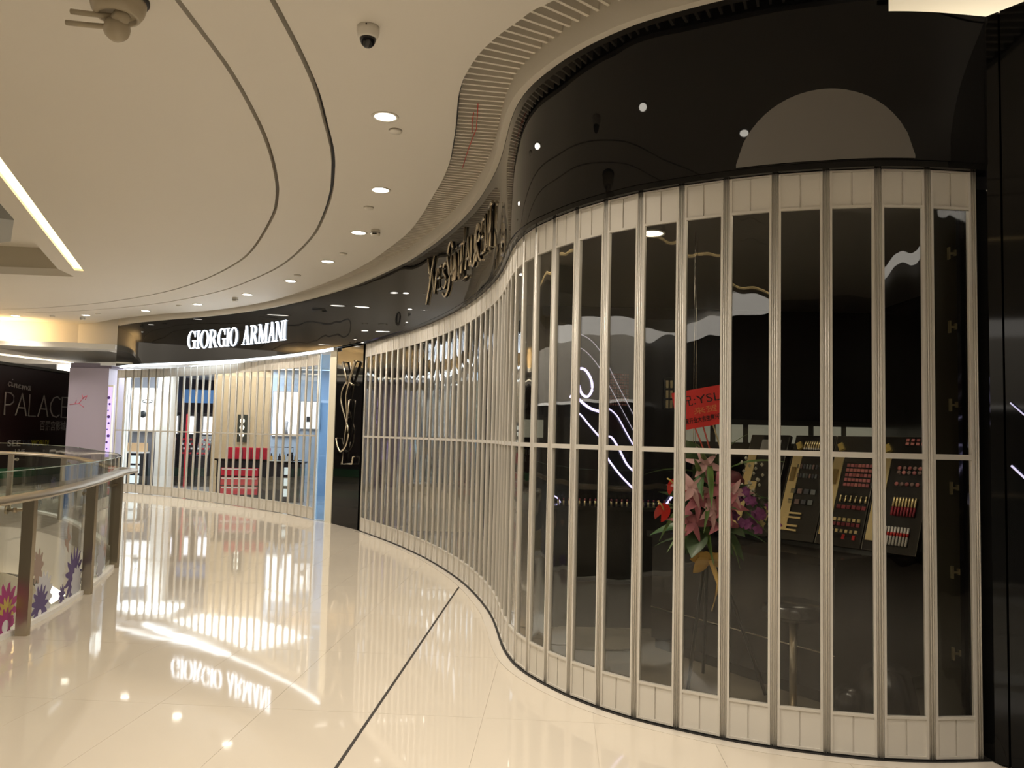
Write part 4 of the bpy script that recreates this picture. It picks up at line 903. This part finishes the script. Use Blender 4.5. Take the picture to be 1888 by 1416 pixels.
lc_ = thing('counter', 'low black counter with a row of gold lipsticks in front of the neon board', 'counter', (.85, 6.72, 0))
MB().b2(-.50, .62, -.12, .16, .003, .93).build('body', mat('counter_black', (.014, .013, .012), .22), lc_); MB().b2(-.52, .64, -.14, .18, .93, .96).build('top', MATS['counter_top'], lc_)
lmm = MB().tube([(0, 0, 0), (0, 0, .035)], .008, 8).mesh('case', M_brass); lmb = MB().tube([(0, 0, .035), (0, 0, .055)], .006, 8).mesh('bullet', mat('bullet_wine', (.25, .03, .05), .3))
for i in range(24):
    t = thing('lipstick', 'tiny gold lipstick standing in the row on the low black counter', 'makeup', (.40+.043*i, 6.66, .96), 0, 'gold lipsticks on the low counter'); link('case', lmm, t); link('bullet', lmb, t)
t = thing('perfume_rack', 'small gold rack of six lit bottles hanging at the right of the neon board', 'rack', (1.34, 6.95, 1.78))
for i in range(2):
    for j in range(3): MB().b2(-.02+.035*i, .0+.035*i, 0, .03, .085*j, .065+.085*j).build('bottle', M_brass, t)
MB().b2(-.03, .045, .03, .05, -.01, .26).build('backing', M_dark, t)
for k, (x, z0, z1) in enumerate(((1.26, .7, 3.02), (1.36, .5, 3.02), (1.30, .9, 3.02))):
    tag(MB().tube([(x, 6.2-.2*k, z0), (x, 6.2-.2*k, z1)], .0025, 4).build('hanging_cord', M_gold), ['left gold cord hanging from the dark shop ceiling', 'right gold cord hanging lowest from the dark shop ceiling', 'middle short gold cord hanging from the dark shop ceiling'][k], 'cord')
# pale cabinet far inside
t = thing('cabinet', 'pale cream low cabinet deep inside the dark shop near the column', 'cabinet', (-1.05, 12.35, 0))
MB().b2(-.45, .55, 0, .45, .06, .72).build('body', mat('cabinet_cream', (.42, .37, .26), .4), t); MB().b2(-.47, .57, -.02, .47, .72, .76).build('top', mat('cabinet_top', (.25, .22, .17), .3), t); MB().b2(-.43, .53, .02, .43, .003, .06).build('plinth', M_dark, t)
# stools
def stool(x, y, lab, h):
    t = thing('stool', lab, 'stool', (x, y, 0)); m = mat('stool_black', (.006, .006, .006), .25)
    MB().lathe([(.001, h+.03), (.10, h+.035), (.16, h+.02), (.175, h-.02), (.15, h-.06), (.001, h-.07)], n=24).build('seat', m, t)
    MB().lathe([(.02, .03), (.02, h-.06)], n=12).build('stem', M_steel, t); MB().lathe([(.17, .003), (.17, .012), (.03, .035)], n=24).build('base', M_steel, t)
stool(1.55, 4.47, 'black round stool in front of the long counter', .62)
t = thing('pouf', 'low black saddle-shaped pouf on the dark shop floor by the last gate panes', 'pouf', (2.04, 4.45, .003))
MB().lathe([(.001, .33), (.06, .34), (.12, .30), (.15, .18), (.17, .05), (.16, 0)], n=20).build('body', mat('stool_black', (.006, .006, .006), .25), t)
MB().lathe([(.001, .20), (.05, .20), (.085, .17), (.09, .03), (.08, 0)], (-.18, .03, 0), 16).build('side_roll', MATS['stool_black'], t)
for (x, y, lab) in ((1.9, 4.55, 'recessed downlight glowing in the dark shop ceiling above the boards'), (1.0, 5.9, 'recessed downlight in the dark shop ceiling over the flowers')):
    t = thing('downlight', lab, 'light', (x, y, 3.02)); link('rim', d_rim, t); link('lens', d_lens, t)

# ---------------------------------------------------------------- flower stand
fs_t = thing('flower_stand', 'opening-day flower arrangement of lilies and orchids on a black tripod stand', 'flowers', (1.22, 5.02, 0))
C0 = Vector((0, 0, 1.02)); M_leg = mat('stand_black', (.01, .01, .01), .35)
for fx, fy in ((-.12, -.02), (.33, -.08), (.06, .35)):
    MB().tube([(0, 0, .95), (fx, fy, .008)], .011, 7).build('leg', M_leg, fs_t)
MB().lathe([(.05, .86), (.11, 1.0), (.12, 1.04), (.1, 1.04), (.001, .98)], n=16).build('basket', mat('basket_dark', (.04, .03, .02), .6), fs_t)
def leaf_mesh(l, w_, bend=.3):
    mb = MB(); n = 6; vs = []
    for k in range(n+1):
        t = k/n; ww = w_*math.sin(PI*min(t*.9+.08, 1)); z = -bend*l*t*t
        vs += [(l*t, -ww/2, z+ww*.15), (l*t, 0, z), (l*t, ww/2, z+ww*.15)]
    fs = []
    for k in range(n):
        a = 3*k; fs += [(a, a+3, a+4, a+1), (a+1, a+4, a+5, a+2)]
    return mb.add(vs, fs, True)
def orient(az, el, roll=0): return Matrix.Rotation(az, 4, 'Z') @ Matrix.Rotation(-el, 4, 'Y') @ Matrix.Rotation(roll, 4, 'X')
lm1 = leaf_mesh(.26, .07).mesh('leaf', mat('leaf_green', (.06, .14, .04), .35)); lm2 = leaf_mesh(.34, .035, .45).mesh('leaf', mat('leaf_light', (.10, .17, .04), .35)); lm3 = leaf_mesh(.2, .13, .2).mesh('leaf', mat('leaf_round', (.07, .12, .05), .35))
def put(nm, me, parent, loc, az, el, roll=0, s=1):
    ob = link(nm, me, parent); ob.matrix_local = Matrix.Translation(loc) @ orient(az, el, roll) @ Matrix.Scale(s, 4); return ob
rnd = random.Random(3)
for k in range(84):
    a = rnd.uniform(0, 2*PI); el = rnd.uniform(-.9, 1.2); rr_ = rnd.uniform(.0, .12)
    put('leaf', (lm1, lm2, lm3)[k % 3], fs_t, C0+Vector((rr_*math.cos(a), rr_*math.sin(a), rnd.uniform(-.12, .36))), a, el, rnd.uniform(-.6, .6), rnd.uniform(.7, 1.1))
def petals(n, l, w_, el, bend):
    mb = MB()
    for k in range(n):
        base = leaf_mesh(l, w_*(1.25 if k % 2 else .95), bend*(1.0+.5*(k % 3))); M4 = orient(2*PI*k/n+.12*(k % 2), el)
        mb.add([M4 @ Vector(v) for v in base.v], base.f, True)
    return mb
lily = petals(6, .078, .040, .75, .9).mesh('lily', mat('lily_pink', (.50, .16, .20), .5)); lily2 = petals(6, .075, .038, .8, .9).mesh('lily', mat('lily_pale', (.62, .36, .36), .5))
orch = petals(5, .034, .026, .25, .2).mesh('orchid', mat('orchid_purple', (.26, .06, .22), .5)); orch2 = petals(5, .03, .024, .25, .2).mesh('orchid', mat('orchid_pale', (.55, .45, .20), .5))
for (x, z, m_) in ((-.06, 1.36, lily2), (.02, 1.22, lily), (-.11, 1.15, lily), (.06, 1.13, lily), (-.13, 1.02, lily), (-.02, 1.10, lily2), (.10, 1.20, lily2), (-.14, 1.22, lily2), (.03, 1.03, lily)):
    put('lily', m_, fs_t, Vector((x, -.17+rnd.uniform(-.03, .03), z)), -PI/2, .0, 0).matrix_local = Matrix.Translation((x, -.17+rnd.uniform(-.03, .03), z)) @ Matrix.Rotation(PI/2*.85, 4, 'X') @ Matrix.Rotation(rnd.uniform(0, 1), 4, 'Z')
for k in range(24):
    t = k/23; x = .12+.24*t+rnd.uniform(-.03, .03); z = 1.14-.05*t+rnd.uniform(-.12, .10); y = -.12+rnd.uniform(-.05, .05)
    ob = link('orchid', orch if t < .72 or k % 2 else orch2, fs_t); ob.matrix_local = Matrix.Translation((x, y, z)) @ Matrix.Rotation(PI/2*.9, 4, 'X') @ Matrix.Rotation(rnd.uniform(0, 2), 4, 'Z')
for k in range(3): MB().tube([(0, 0, 1.05), (.14, -.08, 1.20+.05*k), (.38, -.12, 1.16-.11*k)], .004, 5).build('orchid_stem', mat('leaf_green', (.045, .10, .03), .35), fs_t)
MB().lathe([(.001, .08), (.05, .07), (.085, .02), (.08, -.05), (.04, -.08), (.001, -.085)], (.13, -.02, 1.25), 14).build('rose_cluster', mat('rose_dark', (.11, .012, .02), .6), fs_t)
wh = MB()
for k in range(26): wh.lathe([(.001, .012), (.011, 0), (.001, -.012)], (.22+rnd.uniform(-.06, .08), -.1+rnd.uniform(-.03, .03), 1.30+rnd.uniform(-.14, .12)), 6)
wh.build('white_buds', mat('bud_white', (.55, .52, .40), .5), fs_t, kind='stuff')
def anth(x, y, z, az, s):
    t = MB(); n = 18; vs = [(0, 0, 0)]
    for k in range(n+1):
        a = -PI+2*PI*k/n; r = .06*(1-.35*math.cos(a))*s if abs(a) < PI*.98 else .03*s
        vs.append((r*math.sin(a)*.72, .004*math.cos(2*a), -r*math.cos(a)*-1.0))
    t.add(vs, [(0, i, i+1) for i in range(1, n+1)], True)
    ob = t.build('anthurium', mat('anthurium_red', (.55, .02, .015), .15, coat=.5), fs_t); ob.matrix_local = Matrix.Translation((x, y, z)) @ Matrix.Rotation(az, 4, 'Y')
    MB().tube([(0, -.01, 0), (-.03, -.03, .02), (-.06*s, -.03, .03)], .005, 6).build('spadix', mat('spadix_yellow', (.70, .50, .15), .4), ob)
anth(-.30, -.14, 1.09, .45, 1.0); anth(-.24, -.15, 1.24, .15, .9); anth(-.17, -.12, 1.22, -.7, .95)
for a, b in (((-.30, 1.12), (-.05, 1.0)), ((-.24, 1.25), (-.04, 1.05))): MB().tube([(a[0], -.12, a[1]), ((a[0]+b[0])/2, -.08, a[1]-.01), (b[0], 0, b[1])], .004, 5).build('anthurium_stem', mat('leaf_green', (.045, .10, .03), .35), fs_t)
M_bow = mat('ribbon_gold', (.62, .40, .12), .4)
for az, el, s in ((PI*.95, .1, .55), (PI*1.0, -.5, .6), (0, -.15, .5), (PI*1.05, .55, .4), (.2, .5, .4)):
    put('bow_loop', leaf_mesh(.22, .16, .25).mesh('bow_loop', M_bow), fs_t, Vector((-.015, -.13, .80)), az, el, 1.2, s)
MB().tube([(-.015, -.14, .80), (.03, -.15, .66), (-.01, -.14, .5)], [.02, .014, .006], 6).build('bow_tail', M_bow, fs_t)
MB().lathe([(.001, .07), (.07, .05), (.09, 0), (.06, -.06), (.001, -.08)], (0, -.06, .90), 14).build('dark_wrap', mat('wrap_black', (.015, .015, .018), .4), fs_t)
# red greeting card on sticks
gc = thing('greeting_card', 'red congratulation card with black lettering on sticks above the flowers', 'card', (1.125, 4.86, 1.70)); gc.rotation_euler = (0, -.20, 0)
MB().b2(-.15, .15, 0, .004, -.115, .115).build('card', mat('card_red', (.72, .035, .03), .45), gc)
M_ik = mat('ink', (.03, .008, .008), .5)
place_text('lettering', '祝:YSL', .09, (-.125, -.002, .02), (1, 0, 0), (0, 0, 1), M_ik, gc, fit=(.26, .065))
place_text('lettering', '祝贺开业大吉生意兴隆', .05, (-.13, -.002, -.085), (1, 0, 0), (0, 0, 1), M_ik, gc, bold=.001, fit=(.26, .036))
place_text('lettering', '来贺', .05, (-.04, -.002, -.035), (1, 0, 0), (0, 0, 1), mat('card_gold', (.75, .25, .08), .4), gc, fit=(.14, .04))
for a, b, c in ((.0, .03, 'stick_red'), (.06, .10, 'stick_tan'), (-.05, .02, 'stick_red')):
    MB().tube([(a, .004, -.11), (b+.03, .10, -.50)], .005, 6).build('stick', mat(c, (.45, .05, .03) if c[-1] == 'd' else (.35, .28, .14), .5), gc)
print('slats', nsl, 'tiles', ntile)
